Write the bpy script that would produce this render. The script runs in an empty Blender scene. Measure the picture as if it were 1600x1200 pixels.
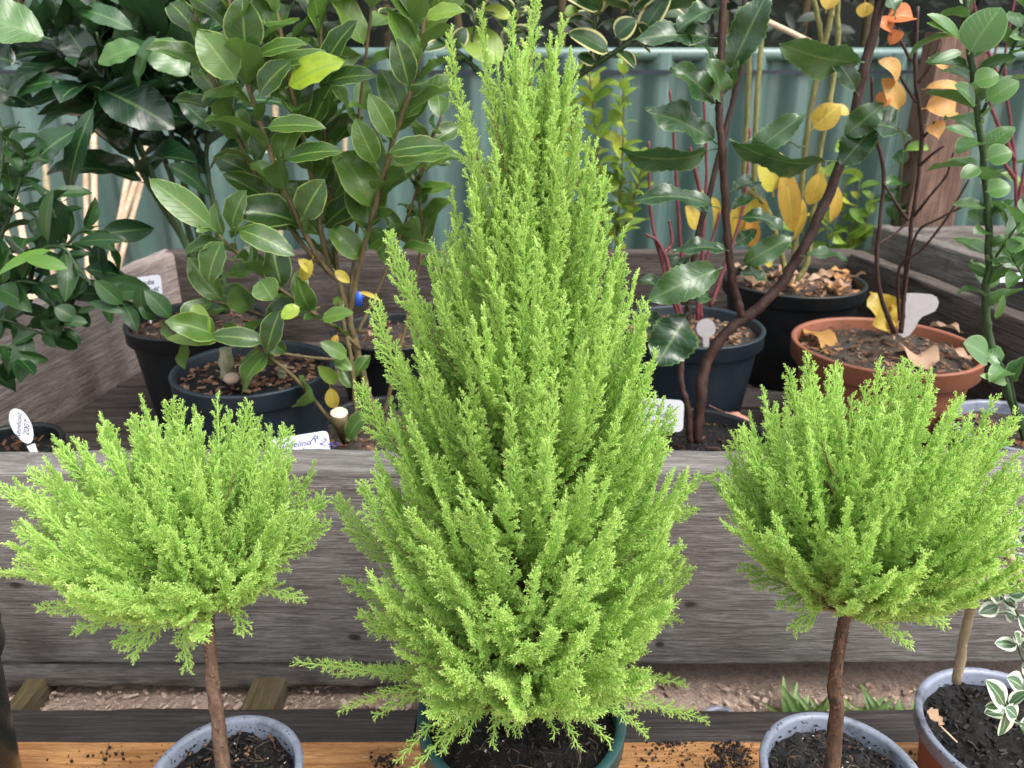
import bpy, math, random
import numpy as np
from mathutils import Vector, Matrix, noise as mnoise

R = math.radians
S = bpy.context.scene
COL = S.collection
random.seed(7)
RNG = np.random.default_rng(11)

# ------------------------------------------------------------------ camera
CAM_Z = 0.91
PITCH = R(22.0)
FPX = 1208.0                      # focal length in pixels of the 1600 px wide photograph
cam = bpy.data.cameras.new('camera')
cam.sensor_width = 36.0
cam.lens = 36.0 * FPX / 1600.0
cam.clip_start = 0.01
cam.clip_end = 200.0
cam.dof.use_dof = True
cam.dof.focus_distance = 0.70
cam.dof.aperture_fstop = 9.0
camo = bpy.data.objects.new('camera', cam)
COL.objects.link(camo)
camo.location = (0, 0, CAM_Z)
camo.rotation_euler = (math.pi / 2 - PITCH, 0, 0)
S.camera = camo

# ------------------------------------------------------------------ light
SUN_EL, SUN_AZ = R(58), R(125)   # azimuth from +Y towards +X: the light comes from the right, behind the camera
wd = bpy.data.worlds.new('World')
S.world = wd
wd.use_nodes = True
nt = wd.node_tree
for n in list(nt.nodes):
    nt.nodes.remove(n)
wo = nt.nodes.new('ShaderNodeOutputWorld')
bg = nt.nodes.new('ShaderNodeBackground')
sk = nt.nodes.new('ShaderNodeTexSky')
sk.sky_type = 'NISHITA'
sk.sun_disc = False
sk.sun_elevation = SUN_EL
sk.sun_rotation = SUN_AZ
sk.dust_density = 4.0
sk.air_density = 1.2
hs = nt.nodes.new('ShaderNodeHueSaturation')
hs.inputs['Saturation'].default_value = 0.28     # an overcast sky has little blue
nt.links.new(sk.outputs[0], hs.inputs['Color'])
nt.links.new(hs.outputs[0], bg.inputs[0])
bg.inputs[1].default_value = 0.15
nt.links.new(bg.outputs[0], wo.inputs[0])
sun = bpy.data.lights.new('sun', 'SUN')
sun.energy = 1.0
sun.angle = R(38)
sun.color = (1.0, 0.96, 0.9)
suno = bpy.data.objects.new('sun', sun)
COL.objects.link(suno)
sd = Vector((math.sin(SUN_AZ) * math.cos(SUN_EL), math.cos(SUN_AZ) * math.cos(SUN_EL), math.sin(SUN_EL)))
suno.rotation_euler = sd.to_track_quat('Z', 'Y').to_euler()
suno.location = sd * 5
S.view_settings.view_transform = 'Standard'
S.view_settings.look = 'None'
S.view_settings.gamma = 1.0
S.view_settings.exposure = 1.42
S.view_settings.use_curve_mapping = False

# ------------------------------------------------------------------ helpers
CP, SP = math.cos(PITCH), math.sin(PITCH)

def at(px, py, Y):
    """the world point seen at pixel (px, py) of the photograph, Y metres in front of the camera"""
    a = (px - 800) / FPX
    b = (600 - py) / FPX
    f = CP + b * SP
    u = -SP + b * CP
    k = Y / f
    return Vector((a * k, Y, CAM_Z + u * k))

def pxsize(px, py, Y):
    """metres covered by one photo pixel there"""
    b = (600 - py) / FPX
    return (Y / (CP + b * SP)) / FPX

def tag(o, label=None, cat=None, group=None, kind=None):
    if label: o['label'] = label
    if cat: o['category'] = cat
    if group: o['group'] = group
    if kind: o['kind'] = kind
    return o

def thing(name, label, cat, loc=(0, 0, 0), group=None):
    o = bpy.data.objects.new(name, None)
    o.empty_display_size = 0.02
    COL.objects.link(o)
    o.location = loc
    return tag(o, label, cat, group)

def base_of(parent):
    v = Vector((0, 0, 0))
    while parent is not None:
        v = v + parent.location
        parent = parent.parent
    return v

def mk(name, V, F, mat, parent=None, smooth=False, uv=None, attrs=None, bevel=0.0):
    """ONE mesh object from world-space vertices"""
    V = np.asarray(V, dtype=np.float32).reshape(-1, 3)
    off = base_of(parent)
    V = V - np.array(off, dtype=np.float32)
    me = bpy.data.meshes.new(name)
    if isinstance(F, np.ndarray):
        nf, k = F.shape
        me.vertices.add(len(V)); me.vertices.foreach_set('co', V.ravel())
        me.loops.add(nf * k); me.loops.foreach_set('vertex_index', F.ravel().astype(np.int32))
        me.polygons.add(nf)
        me.polygons.foreach_set('loop_start', np.arange(0, nf * k, k, dtype=np.int32))
        me.polygons.foreach_set('loop_total', np.full(nf, k, dtype=np.int32))
        me.update(calc_edges=True)
    else:
        me.from_pydata(V.tolist(), [], F)
        me.update()
    if smooth:
        me.polygons.foreach_set('use_smooth', np.ones(len(me.polygons), dtype=bool))
    if uv is not None:
        UV = np.asarray(uv, dtype=np.float32)
        li = np.empty(len(me.loops), dtype=np.int32)
        me.loops.foreach_get('vertex_index', li)
        l = me.uv_layers.new(name='UVMap')
        l.data.foreach_set('uv', UV[li].ravel())
    if attrs:
        for an, av in attrs.items():
            a = me.attributes.new(an, 'FLOAT', 'POINT')
            a.data.foreach_set('value', np.asarray(av, dtype=np.float32))
    me.materials.append(mat)
    o = bpy.data.objects.new(name, me)
    COL.objects.link(o)
    if parent is not None:
        o.parent = parent
    if bevel > 0:
        b = o.modifiers.new('bevel', 'BEVEL'); b.width = bevel; b.segments = 2; b.limit_method = 'ANGLE'
    return o

class MB:
    """collects shapes that make one mesh"""
    def __init__(s):
        s.v, s.f, s.uv, s.t = [], [], [], []
    def add(s, V, F, uv=None, t=None):
        b = len(s.v)
        s.v.extend([tuple(p) for p in V])
        s.f.extend([tuple(i + b for i in f) for f in F])
        s.uv.extend(uv if uv is not None else [(0.0, 0.0)] * len(V))
        s.t.extend([t if t is not None else 0.5] * len(V))
    def tube(s, pts, rad, n=7, cap=True, wob=0.0, t=None):
        pts = [Vector(p) for p in pts]
        if not hasattr(rad, '__len__'): rad = [rad] * len(pts)
        V, F = [], []
        ref = Vector((0.31, 0.87, 0.11))
        for i, p in enumerate(pts):
            a = pts[max(i - 1, 0)]; b = pts[min(i + 1, len(pts) - 1)]
            d = (b - a).normalized()
            if abs(d.dot(ref.normalized())) > .95: ref = Vector((1, 0, 0.2))
            u = d.cross(ref).normalized(); w = u.cross(d).normalized()
            for k in range(n):
                an = 2 * math.pi * k / n
                r = rad[i] * (1 + wob * random.uniform(-1, 1))
                V.append(p + (u * math.cos(an) + w * math.sin(an)) * r)
        for i in range(len(pts) - 1):
            for k in range(n):
                F.append((i * n + k, i * n + (k + 1) % n, (i + 1) * n + (k + 1) % n, (i + 1) * n + k))
        if cap:
            F.append(tuple(range(n - 1, -1, -1)))
            F.append(tuple((len(pts) - 1) * n + k for k in range(n)))
        uv = [(k / n, i * .1) for i in range(len(pts)) for k in range(n)]
        s.add(V, F, uv, t)
    def box(s, c, d, rot=None, t=None):
        c = Vector(c); M = rot or Matrix.Identity(3)
        V = [c + M @ Vector((x * d[0] / 2, y * d[1] / 2, z * d[2] / 2)) for x in (-1, 1) for y in (-1, 1) for z in (-1, 1)]
        s.add(V, [(0, 1, 3, 2), (4, 6, 7, 5), (0, 4, 5, 1), (2, 3, 7, 6), (0, 2, 6, 4), (1, 5, 7, 3)], None, t)
    def lathe(s, prof, c, n=56, jit=0.0):
        c = Vector(c); V, F = [], []
        for (r, z) in prof:
            for k in range(n):
                a = 2 * math.pi * k / n
                V.append(c + Vector((r * math.cos(a), r * math.sin(a), z)))
        for i in range(len(prof) - 1):
            for k in range(n):
                F.append((i * n + k, i * n + (k + 1) % n, (i + 1) * n + (k + 1) % n, (i + 1) * n + k))
        s.add(V, F)
    def build(s, name, mat, parent=None, smooth=True):
        return mk(name, s.v, s.f, mat, parent, smooth, s.uv, {'tint': s.t})

def resample(pts, n):
    """smooth Catmull-Rom through points"""
    pts = [Vector(p) for p in pts]
    if len(pts) == 2:
        return [pts[0].lerp(pts[1], i / (n - 1)) for i in range(n)]
    P = [pts[0] * 2 - pts[1]] + pts + [pts[-1] * 2 - pts[-2]]
    out = []
    m = len(pts) - 1
    for i in range(n):
        x = i / (n - 1) * m
        k = min(int(x), m - 1); t = x - k
        a, b, c, d = P[k], P[k + 1], P[k + 2], P[k + 3]
        out.append(0.5 * ((2 * b) + (c - a) * t + (2 * a - 5 * b + 4 * c - d) * t * t + (3 * b - a - 3 * c + d) * t ** 3))
    return out

# ------------------------------------------------------------------ materials
class NT:
    def __init__(s, name):
        s.m = bpy.data.materials.new(name); s.m.use_nodes = True
        s.t = s.m.node_tree; s.t.nodes.clear()
        s.out = s.t.nodes.new('ShaderNodeOutputMaterial')
    def n(s, typ, **kw):
        nd = s.t.nodes.new(typ)
        for k, v in kw.items():
            if hasattr(nd, k) and not k[0].isupper(): setattr(nd, k, v)
            else: nd.inputs[k.replace('_', ' ')].default_value = v
        return nd
    def l(s, a, b): s.t.links.new(a, b)
    def ramp(s, src, stops, interp='LINEAR'):
        r = s.t.nodes.new('ShaderNodeValToRGB'); r.color_ramp.interpolation = interp
        e = r.color_ramp.elements
        while len(e) < len(stops): e.new(0.5)
        for i, (p, c) in enumerate(stops):
            e[i].position = p
            e[i].color = (*c, 1) if hasattr(c, '__len__') else (c, c, c, 1)
        s.l(src, r.inputs[0]); return r.outputs[0]
    def mix(s, fac, a, b, mode='MIX'):
        m = s.t.nodes.new('ShaderNodeMix'); m.data_type = 'RGBA'; m.blend_type = mode
        for sock, v in ((m.inputs[0], fac), (m.inputs[6], a), (m.inputs[7], b)):
            if hasattr(v, 'links'): s.l(v, sock)
            elif hasattr(v, '__len__'): sock.default_value = (*v, 1)
            else: sock.default_value = v
        return m.outputs[2]
    def math(s, op, a, b=0.0, clamp=False):
        m = s.t.nodes.new('ShaderNodeMath'); m.operation = op; m.use_clamp = clamp
        for sock, v in ((m.inputs[0], a), (m.inputs[1], b)):
            if hasattr(v, 'links'): s.l(v, sock)
            else: sock.default_value = v
        return m.outputs[0]
    def noise(s, vec, scale, detail=4, rough=.55, dist=0.0):
        n = s.t.nodes.new('ShaderNodeTexNoise')
        n.inputs['Scale'].default_value = scale; n.inputs['Detail'].default_value = detail
        n.inputs['Roughness'].default_value = rough; n.inputs['Distortion'].default_value = dist
        if vec is not None: s.l(vec, n.inputs['Vector'])
        return n.outputs['Fac']
    def bump(s, h, strength=.3, dist=.002):
        b = s.t.nodes.new('ShaderNodeBump'); b.inputs['Strength'].default_value = strength
        b.inputs['Distance'].default_value = dist; s.l(h, b.inputs['Height']); return b.outputs[0]
    def bsdf(s, col, rough=.5, normal=None, spec=.5, coat=0.0, trans=None, tw=0.0):
        p = s.t.nodes.new('ShaderNodeBsdfPrincipled')
        for nm, v in (('Base Color', col), ('Roughness', rough)):
            if hasattr(v, 'links'): s.l(v, p.inputs[nm])
            elif hasattr(v, '__len__'): p.inputs[nm].default_value = (*v, 1)
            else: p.inputs[nm].default_value = v
        p.inputs['Specular IOR Level'].default_value = spec
        p.inputs['Coat Weight'].default_value = coat
        p.inputs['Coat Roughness'].default_value = .2
        if normal is not None: s.l(normal, p.inputs['Normal'])
        if trans is None:
            s.l(p.outputs[0], s.out.inputs[0])
        else:
            tr = s.t.nodes.new('ShaderNodeBsdfTranslucent')
            if hasattr(trans, 'links'): s.l(trans, tr.inputs[0])
            else: tr.inputs[0].default_value = (*trans, 1)
            mx = s.t.nodes.new('ShaderNodeMixShader'); mx.inputs[0].default_value = tw
            s.l(p.outputs[0], mx.inputs[1]); s.l(tr.outputs[0], mx.inputs[2]); s.l(mx.outputs[0], s.out.inputs[0])
        return p
    def coord(s, which='Object', scale=(1, 1, 1)):
        c = s.t.nodes.new('ShaderNodeTexCoord'); mp = s.t.nodes.new('ShaderNodeMapping')
        mp.inputs['Scale'].default_value = scale
        s.l(c.outputs[which], mp.inputs[0]); return mp.outputs[0]
    def attr(s, name):
        a = s.t.nodes.new('ShaderNodeAttribute'); a.attribute_name = name; return a.outputs['Fac']

def mat_wood(name, dark, mid, light, grain=70, rough=.85, knots=True, wear=(0.3, 0.28, 0.26), wear_amt=.25, spec=.2, spots=()):
    m = NT(name)
    c = m.coord('Object', (1, 1, 1))
    dn = m.n('ShaderNodeTexNoise'); dn.inputs['Scale'].default_value = 5; m.l(c, dn.inputs['Vector'])
    off = m.n('ShaderNodeVectorMath', operation='SCALE'); m.l(dn.outputs['Color'], off.inputs[0]); off.inputs['Scale'].default_value = .035
    ad = m.n('ShaderNodeVectorMath', operation='ADD'); m.l(c, ad.inputs[0]); m.l(off.outputs[0], ad.inputs[1])
    mp = m.n('ShaderNodeMapping'); mp.inputs['Scale'].default_value = (.07, 1, 1); m.l(ad.outputs[0], mp.inputs[0])
    g1 = m.noise(mp.outputs[0], grain, 5, .65)
    mp2 = m.n('ShaderNodeMapping'); mp2.inputs['Scale'].default_value = (.045, 1, 1); m.l(c, mp2.inputs[0])
    g2 = m.noise(mp2.outputs[0], grain * 5, 3, .6)
    blot = m.noise(c, 6, 5, .6)
    col = m.ramp(g1, [(.28, dark), (.48, mid), (.72, light)])
    col = m.mix(m.ramp(g2, [(.40, .85), (.55, 0.0)]), col, dark)
    col = m.mix(m.math('MULTIPLY', m.ramp(blot, [(.45, 0.0), (.7, 1.0)]), wear_amt), col, wear)
    mp3 = m.n('ShaderNodeMapping'); mp3.inputs['Scale'].default_value = (.06, 1, 1); m.l(c, mp3.inputs[0])
    g3 = m.noise(mp3.outputs[0], 1100, 3, .6)
    col = m.mix(m.ramp(g3, [(.42, .5), (.56, 0.0)]), col, dark)
    h = m.math('ADD', m.math('MULTIPLY', g1, .5), m.math('MULTIPLY', g2, .7))
    ck = m.n('ShaderNodeMapping'); ck.inputs['Scale'].default_value = (.5, 14, 14); m.l(ad.outputs[0], ck.inputs[0])
    cr = m.noise(ck.outputs[0], 3.0, 6, .7)
    crk = m.ramp(cr, [(.485, 0.0), (.5, .9), (.515, 0.0)])
    col = m.mix(m.math('MULTIPLY', crk, m.ramp(blot, [(.42, 0.0), (.55, .8)])), col, tuple(x * .3 for x in dark))
    if knots:
        mk_ = m.n('ShaderNodeMapping'); mk_.inputs['Scale'].default_value = (3.2, 7.0, 7.0); m.l(c, mk_.inputs[0])
        v = m.n('ShaderNodeTexVoronoi'); m.l(mk_.outputs[0], v.inputs['Vector']); v.inputs['Scale'].default_value = 1.0
        kn = m.ramp(v.outputs['Distance'], [(.0, 1.0), (.05, .9), (.11, 0.0)])
        col = m.mix(kn, col, tuple(x * .35 for x in dark))
    for (kx, kz, rx, rz) in spots:          # knots where the board has them
        vs = m.n('ShaderNodeVectorMath', operation='SUBTRACT'); m.l(c, vs.inputs[0]); vs.inputs[1].default_value = (kx, 0, kz)
        vm = m.n('ShaderNodeVectorMath', operation='MULTIPLY'); m.l(vs.outputs[0], vm.inputs[0]); vm.inputs[1].default_value = (1 / rx, 0, 1 / rz)
        vl = m.n('ShaderNodeVectorMath', operation='LENGTH'); m.l(vm.outputs[0], vl.inputs[0])
        dd = m.math('ADD', vl.outputs['Value'], m.math('MULTIPLY', m.math('SUBTRACT', blot, .5), 1.4))
        col = m.mix(m.ramp(dd, [(.25, .92), (.5, .75), (.62, .25), (.95, 0.0)]), col, tuple(x * .3 for x in dark))
    m.bsdf(col, rough, m.bump(h, .8, .004), spec)
    return m.m

def mat_plastic(name, col, rough=.4, dirt=(0.09, 0.06, 0.045), amt=.35, spec=.5):
    m = NT(name)
    c = m.coord('Object')
    d = m.noise(c, 28, 6, .65)
    f = m.noise(c, 160, 4, .6)
    k = m.math('MULTIPLY', m.ramp(d, [(.5, 0.0), (.68, 1.0)]), amt)
    cc = m.mix(k, col, dirt)
    cc = m.mix(m.math('MULTIPLY', m.ramp(f, [(.62, 0.0), (.68, 1.0)]), amt * 1.4), cc, dirt)
    rr = m.math('ADD', m.math('MULTIPLY', d, .35), rough - .12)
    m.bsdf(cc, rr, m.bump(f, .12, .001), spec)
    return m.m

def mat_soil(name, a=(0.003, 0.0025, 0.0025), b=(0.014, 0.010, 0.009), c3=(0.10, 0.085, 0.08), fleck=.73):
    m = NT(name)
    c = m.coord('Object')
    n1 = m.noise(c, 90, 8, .75)
    n2 = m.noise(c, 320, 5, .7)
    w = m.noise(c, 22, 4, .6)
    col = m.ramp(n1, [(.35, a), (.6, b)])
    col = m.mix(m.ramp(n2, [(fleck - .06, 0.0), (fleck, 1.0)]), col, c3)
    col = m.mix(m.math('MULTIPLY', m.ramp(w, [(.5, 0.0), (.75, 1.0)]), .5), col, tuple(x * 1.6 for x in b))
    m.bsdf(col, .62, m.bump(m.math('ADD', n1, m.math('MULTIPLY', n2, .6)), 1.0, .012), .45)
    return m.m

def mat_bark(name, a, b, scale=60, rough=.8):
    m = NT(name)
    c = m.coord('Object', (1, 1, .35))
    n1 = m.noise(c, scale, 6, .7)
    n2 = m.noise(m.coord('Object'), scale * 2.5, 4, .6)
    col = m.ramp(n1, [(.32, a), (.66, b)])
    col = m.mix(m.ramp(n2, [(.58, 0.0), (.75, .6)]), col, tuple(min(1, x * 1.8) for x in b))
    m.bsdf(col, rough, m.bump(n1, .7, .002), .35)
    return m.m

def mat_leaf(name, c1, c2, edge=None, edge_w=.86, rib=(0.2, 0.3, 0.1), under=None, rough=.3, spec=.5, coat=.25, tw=.18, tint2=None, blotch=0.0, blotch_col=(0.3, 0.2, 0.05)):
    """c1..c2 run over the leaf-to-leaf tint; UV x runs across the leaf, y along it"""
    m = NT(name)
    u = m.n('ShaderNodeUVMap')
    sp = m.n('ShaderNodeSeparateXYZ'); m.l(u.outputs[0], sp.inputs[0])
    ac = m.math('MULTIPLY', m.math('ABSOLUTE', m.math('SUBTRACT', sp.outputs[0], .5)), 2.0)
    t = m.attr('tint')
    stops = [(0.0, c1), (1.0, c2)] if tint2 is None else [(0.0, c1), (.75, c2), (.9, tint2), (1.0, tint2)]
    col = m.ramp(t, stops)
    oc = m.coord('Object')
    nz = m.noise(oc, 34, 4, .6)
    col = m.mix(m.math('MULTIPLY', nz, .35), col, tuple(x * .6 for x in c1))
    # side veins
    vv = m.math('SUBTRACT', m.math('MULTIPLY', sp.outputs[1], 9.0), m.math('MULTIPLY', ac, 2.2))
    wv = m.math('ABSOLUTE', m.math('SUBTRACT', m.math('FRACT', vv), .5))
    vein = m.ramp(wv, [(.0, 1.0), (.07, 0.0)])
    col = m.mix(m.math('MULTIPLY', vein, .22), col, rib)
    col = m.mix(m.math('MULTIPLY', m.ramp(ac, [(.035, 1.0), (.09, 0.0)]), .8), col, rib)
    if edge is not None:
        wob = m.math('ADD', ac, m.math('MULTIPLY', m.math('SUBTRACT', m.noise(oc, 55, 3), .5), 1.0 if edge_w < .7 else .12))
        col = m.mix(m.ramp(wob, [(edge_w - .05, 0.0), (edge_w + .03, 1.0)]), col, edge)
    if blotch > 0:
        col = m.mix(m.math('MULTIPLY', m.ramp(m.noise(oc, 60, 4), [(.55, 0.0), (.7, 1.0)]), blotch), col, blotch_col)
    if under is not None:
        g = m.n('ShaderNodeNewGeometry')
        col = m.mix(m.math('MULTIPLY', g.outputs['Backfacing'], .8), col, under)
    h = m.math('SUBTRACT', m.math('MULTIPLY', nz, .6), m.math('MULTIPLY', vein, .5))
    trc = m.mix(.5, col, tuple(min(1, x * 1.5) for x in c2))
    m.bsdf(col, m.math('ADD', m.math('MULTIPLY', nz, .22), rough - .1), m.bump(h, .35, .0025), spec, coat, trc, tw)
    return m.m

def mat_plain(name, col, rough=.6, spec=.4, var=.25, scale=40):
    m = NT(name)
    n = m.noise(m.coord('Object'), scale, 4)
    c = m.mix(m.math('MULTIPLY', n, var * 2), col, tuple(x * .45 for x in col))
    m.bsdf(c, rough, m.bump(n, .2, .001), spec)
    return m.m

M = {}
M['wood_grey'] = mat_wood('weathered_wood', (0.085, 0.075, 0.068), (0.175, 0.160, 0.148), (0.28, 0.26, 0.243), 85, .85, False, (0.15, 0.125, 0.105), .5)
M['wood_side_lit'] = mat_wood('weathered_side_wood_lit', (0.17, 0.135, 0.12), (0.36, 0.30, 0.275), (0.52, 0.45, 0.42), 70, .85, True, (0.33, 0.29, 0.28), .4)  # left side board: paler colour carries the light falling on its inner face
M['wood_inner_shade'] = mat_wood('shade_toned_inner_wood', (0.04, 0.032, 0.028), (0.095, 0.078, 0.07), (0.16, 0.135, 0.125), 50, .85, True, (0.11, 0.09, 0.085), .4)  # inner boards: shade inside the bed is put into this darker colour
M['wood_front'] = mat_wood('weathered_front_wood', (0.095, 0.088, 0.083), (0.205, 0.195, 0.186), (0.32, 0.305, 0.293), 85, .85, False, (0.15, 0.125, 0.108), .5, .2, [(.262, -.055, .016, .010), (.222, -.128, .010, .008), (-.235, -.115, .014, .009), (-.72, -.02, .016, .009), (.70, -.06, .016, .01), (-.42, .03, .012, .007), (.93, .05, .014, .01), (-.56, -.10, .01, .007)])
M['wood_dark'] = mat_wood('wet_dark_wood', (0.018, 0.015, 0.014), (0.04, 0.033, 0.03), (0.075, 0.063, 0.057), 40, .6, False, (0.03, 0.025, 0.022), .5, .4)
M['wood_bench'] = mat_wood('pine_plank', (0.26, 0.11, 0.036), (0.52, 0.27, 0.105), (0.66, 0.39, 0.18), 42, .6, False, (0.30, 0.17, 0.09), .35, .3)
M['wood_olive'] = mat_wood('mossy_wood', (0.05, 0.04, 0.018), (0.10, 0.08, 0.04), (0.15, 0.12, 0.07), 40, .85, False)
M['wood_post'] = mat_wood('post_wood', (0.10, 0.06, 0.045), (0.20, 0.125, 0.095), (0.30, 0.20, 0.16), 45, .85, True, (0.2, .15, .13), .3)
M['pot_black'] = mat_plastic('black_plastic', (0.006, 0.008, 0.010), .45, (0.03, 0.025, 0.022), .2)
M['pot_navy'] = mat_plastic('dark_blue_plastic', (0.010, 0.019, 0.030), .45, (0.05, 0.045, 0.04), .2)
M['pot_terra'] = mat_plastic('terracotta_plastic', (0.25, 0.088, 0.047), .5, (0.10, 0.055, 0.04), .5)
M['pot_brown'] = mat_plastic('brown_plastic', (0.24, 0.07, 0.045), .5, (0.1, 0.05, 0.04), .35)
M['rim_grey'] = mat_plastic('grey_blue_plastic', (0.20, 0.225, 0.29), .38, (0.025, 0.02, 0.018), .75)
M['rim_teal'] = mat_plastic('teal_plastic', (0.018, 0.06, 0.062), .3, (0.05, 0.05, 0.05), .35)
M['pot_gloss'] = mat_plastic('glossy_black_plastic', (0.008, 0.013, 0.013), .2, (0.05, 0.045, 0.04), .15)
M['soil'] = mat_soil('dark_compost')
M['soil_dry'] = mat_soil('dry_compost', (0.03, 0.022, 0.017), (0.10, 0.075, 0.06), (0.26, 0.21, 0.17), .66)
M['soil_frost'] = mat_soil('compost_with_mould', (0.006, 0.006, 0.007), (0.04, 0.038, 0.04), (0.22, 0.22, 0.24), .66)
M['earth'] = mat_soil('bare_earth', (0.27, 0.185, 0.145), (0.52, 0.38, 0.31), (0.66, 0.53, 0.45), .6)
M['trunk'] = mat_bark('cypress_bark', (0.05, 0.032, 0.022), (0.19, 0.118, 0.08), 130)
M['twig'] = mat_bark('cypress_twig', (0.10, 0.085, 0.03), (0.24, 0.19, 0.07), 130)
def mat_ageing_bark():
    # old brown bark near the soil, young orange bark higher up the stem
    m = NT('orange_cypress_bark')
    n1 = m.noise(m.coord('Object', (1, 1, .35)), 130, 6, .7)
    z = m.n('ShaderNodeSeparateXYZ'); m.l(m.coord('Object'), z.inputs[0])
    old = m.ramp(n1, [(.32, (0.03, 0.02, 0.012)), (.66, (0.11, 0.07, 0.04))])
    yng = m.ramp(n1, [(.32, (0.22, 0.075, 0.02)), (.66, (0.46, 0.19, 0.06))])
    m.bsdf(m.mix(m.ramp(z.outputs[2], [(.42, 0.0), (.55, 1.0)]), old, yng), .8, m.bump(n1, .7, .002), .35)
    return m.m
M['trunk_orange'] = mat_ageing_bark()
M['stem_brown'] = mat_bark('brown_stem', (0.06, 0.045, 0.02), (0.17, 0.13, 0.06), 90, .6)
M['stem_green'] = mat_bark('dark_green_stem', (0.015, 0.035, 0.012), (0.05, 0.09, 0.035), 80, .5)
M['stem_maroon'] = mat_bark('maroon_stem', (0.020, 0.010, 0.009), (0.062, 0.031, 0.025), 90, .5)
M['stem_red'] = mat_bark('crimson_stem', (0.075, 0.016, 0.020), (0.19, 0.05, 0.06), 80, .45)
M['stem_yellow'] = mat_bark('yellow_green_stem', (0.10, 0.10, 0.03), (0.22, 0.21, 0.075), 60, .5)
M['stem_pale'] = mat_bark('pale_cut_stem', (0.16, 0.16, 0.09), (0.34, 0.33, 0.22), 90, .7)
M['cane'] = mat_bark('bamboo_cane', (0.42, 0.28, 0.17), (0.66, 0.50, 0.36), 40, .5)
M['cane_dull'] = mat_bark('weathered_cane', (0.19, 0.145, 0.085), (0.36, 0.29, 0.19), 60, .6)
M['cut_wood'] = mat_plain('cut_wood', (0.72, 0.60, 0.46), .7, .3, .15)
M['tag_white'] = mat_plain('white_tag', (0.74, 0.76, 0.86), .4, .5, .06)
M['tag_dull'] = mat_plain('dull_white_tag', (0.36, 0.37, 0.40), .5, .4, .12, 90)
M['tag_grey'] = mat_plain('faded_tag', (0.33, 0.31, 0.315), .6, .4, .3, 120)
M['ink'] = mat_plain('ink', (0.02, 0.02, 0.05), .6, .3, .1)
M['ink_blue'] = mat_plain('violet_ink', (0.06, 0.05, 0.22), .6, .3, .1)
M['blue'] = mat_plain('blue_clip', (0.02, 0.10, 0.55), .35, .5, .1)
M['chips'] = None

def mat_tint(name, stops, rough=.8, spec=.3, scale=60):
    m = NT(name)
    col = m.ramp(m.attr('tint'), stops)
    n = m.noise(m.coord('Object'), scale, 4)
    col = m.mix(m.math('MULTIPLY', n, .5), col, tuple(x * .4 for x in stops[0][1]))
    m.bsdf(col, rough, m.bump(n, .3, .001), spec)
    return m.m
M['chips'] = mat_tint('bark_chips', [(0, (0.06, 0.03, 0.018)), (.5, (0.20, 0.10, 0.055)), (1, (0.42, 0.27, 0.18))])
M['crumbs'] = mat_tint('soil_crumbs', [(0, (0.004, 0.003, 0.003)), (1, (0.026, 0.018, 0.015))], .6, .4)
M['perlite'] = mat_plain('perlite', (0.7, 0.7, 0.7), .8, .2, .1)
M['roots'] = mat_tint('root_fibres', [(0, (0.06, 0.045, 0.03)), (1, (0.24, 0.18, 0.12))])
M['pebble'] = mat_plain('pebble', (0.48, 0.36, 0.27), .7, .3, .2)

M['lf_gris'] = mat_leaf('griselinia_leaf', (0.011, 0.042, 0.009), (0.10, 0.205, 0.03), (0.26, 0.37, 0.10), .955, (0.16, 0.27, 0.06), (0.10, 0.18, 0.05), .34, .45, .18, .24, (0.30, 0.42, 0.03), .35, (0.10, 0.10, 0.02))
M['lf_laurel'] = mat_leaf('laurel_leaf', (0.008, 0.033, 0.014), (0.03, 0.09, 0.026), None, .9, (0.10, 0.19, 0.06), (0.03, 0.07, 0.025), .30, .5, .3, .15, (0.075, 0.17, 0.038))
M['lf_dark'] = mat_leaf('dark_shrub_leaf', (0.007, 0.032, 0.009), (0.024, 0.075, 0.013), None, .9, (0.06, 0.13, 0.03), (0.03, 0.07, 0.025), .40, .32, .06, .18, (0.11, 0.25, 0.025))
M['lf_holly'] = mat_leaf('wavy_leaf', (0.014, 0.050, 0.017), (0.055, 0.13, 0.03), (0.10, 0.19, 0.06), .95, (0.11, 0.18, 0.06), (0.085, 0.16, 0.055), .30, .5, .25, .2)
M['lf_round'] = mat_leaf('round_leaf', (0.030, 0.10, 0.022), (0.10, 0.22, 0.05), (0.20, 0.33, 0.11), .955, (0.13, 0.24, 0.06), (0.10, 0.22, 0.06), .34, .5, .25, .2, (0.2, 0.36, 0.05))
M['lf_lime'] = mat_leaf('lime_leaf', (0.10, 0.22, 0.03), (0.30, 0.42, 0.05), None, .9, (0.34, 0.45, 0.10), (0.24, 0.36, 0.07), .4, .4, .1, .3, (0.48, 0.50, 0.06))
M['lf_yellow'] = mat_leaf('autumn_yellow_leaf', (0.46, 0.42, 0.05), (0.56, 0.33, 0.06), None, .9, (0.6, 0.5, 0.1), (0.55, 0.40, 0.07), .45, .4, .1, .35, (0.62, 0.22, 0.04), .7, (0.24, 0.15, 0.03))
M['lf_orange'] = mat_leaf('autumn_orange_leaf', (0.56, 0.35, 0.10), (0.58, 0.26, 0.08), None, .9, (0.55, 0.3, 0.1), (0.55, 0.30, 0.08), .5, .4, .05, .3, (0.55, 0.13, 0.03), .6, (0.25, 0.09, 0.03))
M['lf_var'] = mat_leaf('variegated_leaf', (0.04, 0.10, 0.05), (0.08, 0.17, 0.07), (0.66, 0.70, 0.56), .60, (0.3, 0.4, 0.25), None, .35, .5, .2, .15)
M['lf_gold'] = mat_leaf('gold_edged_leaf', (0.02, 0.055, 0.02), (0.05, 0.11, 0.03), (0.55, 0.52, 0.22), .80, (0.08, 0.14, 0.05), None, .3, .5, .3, .15)
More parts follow.
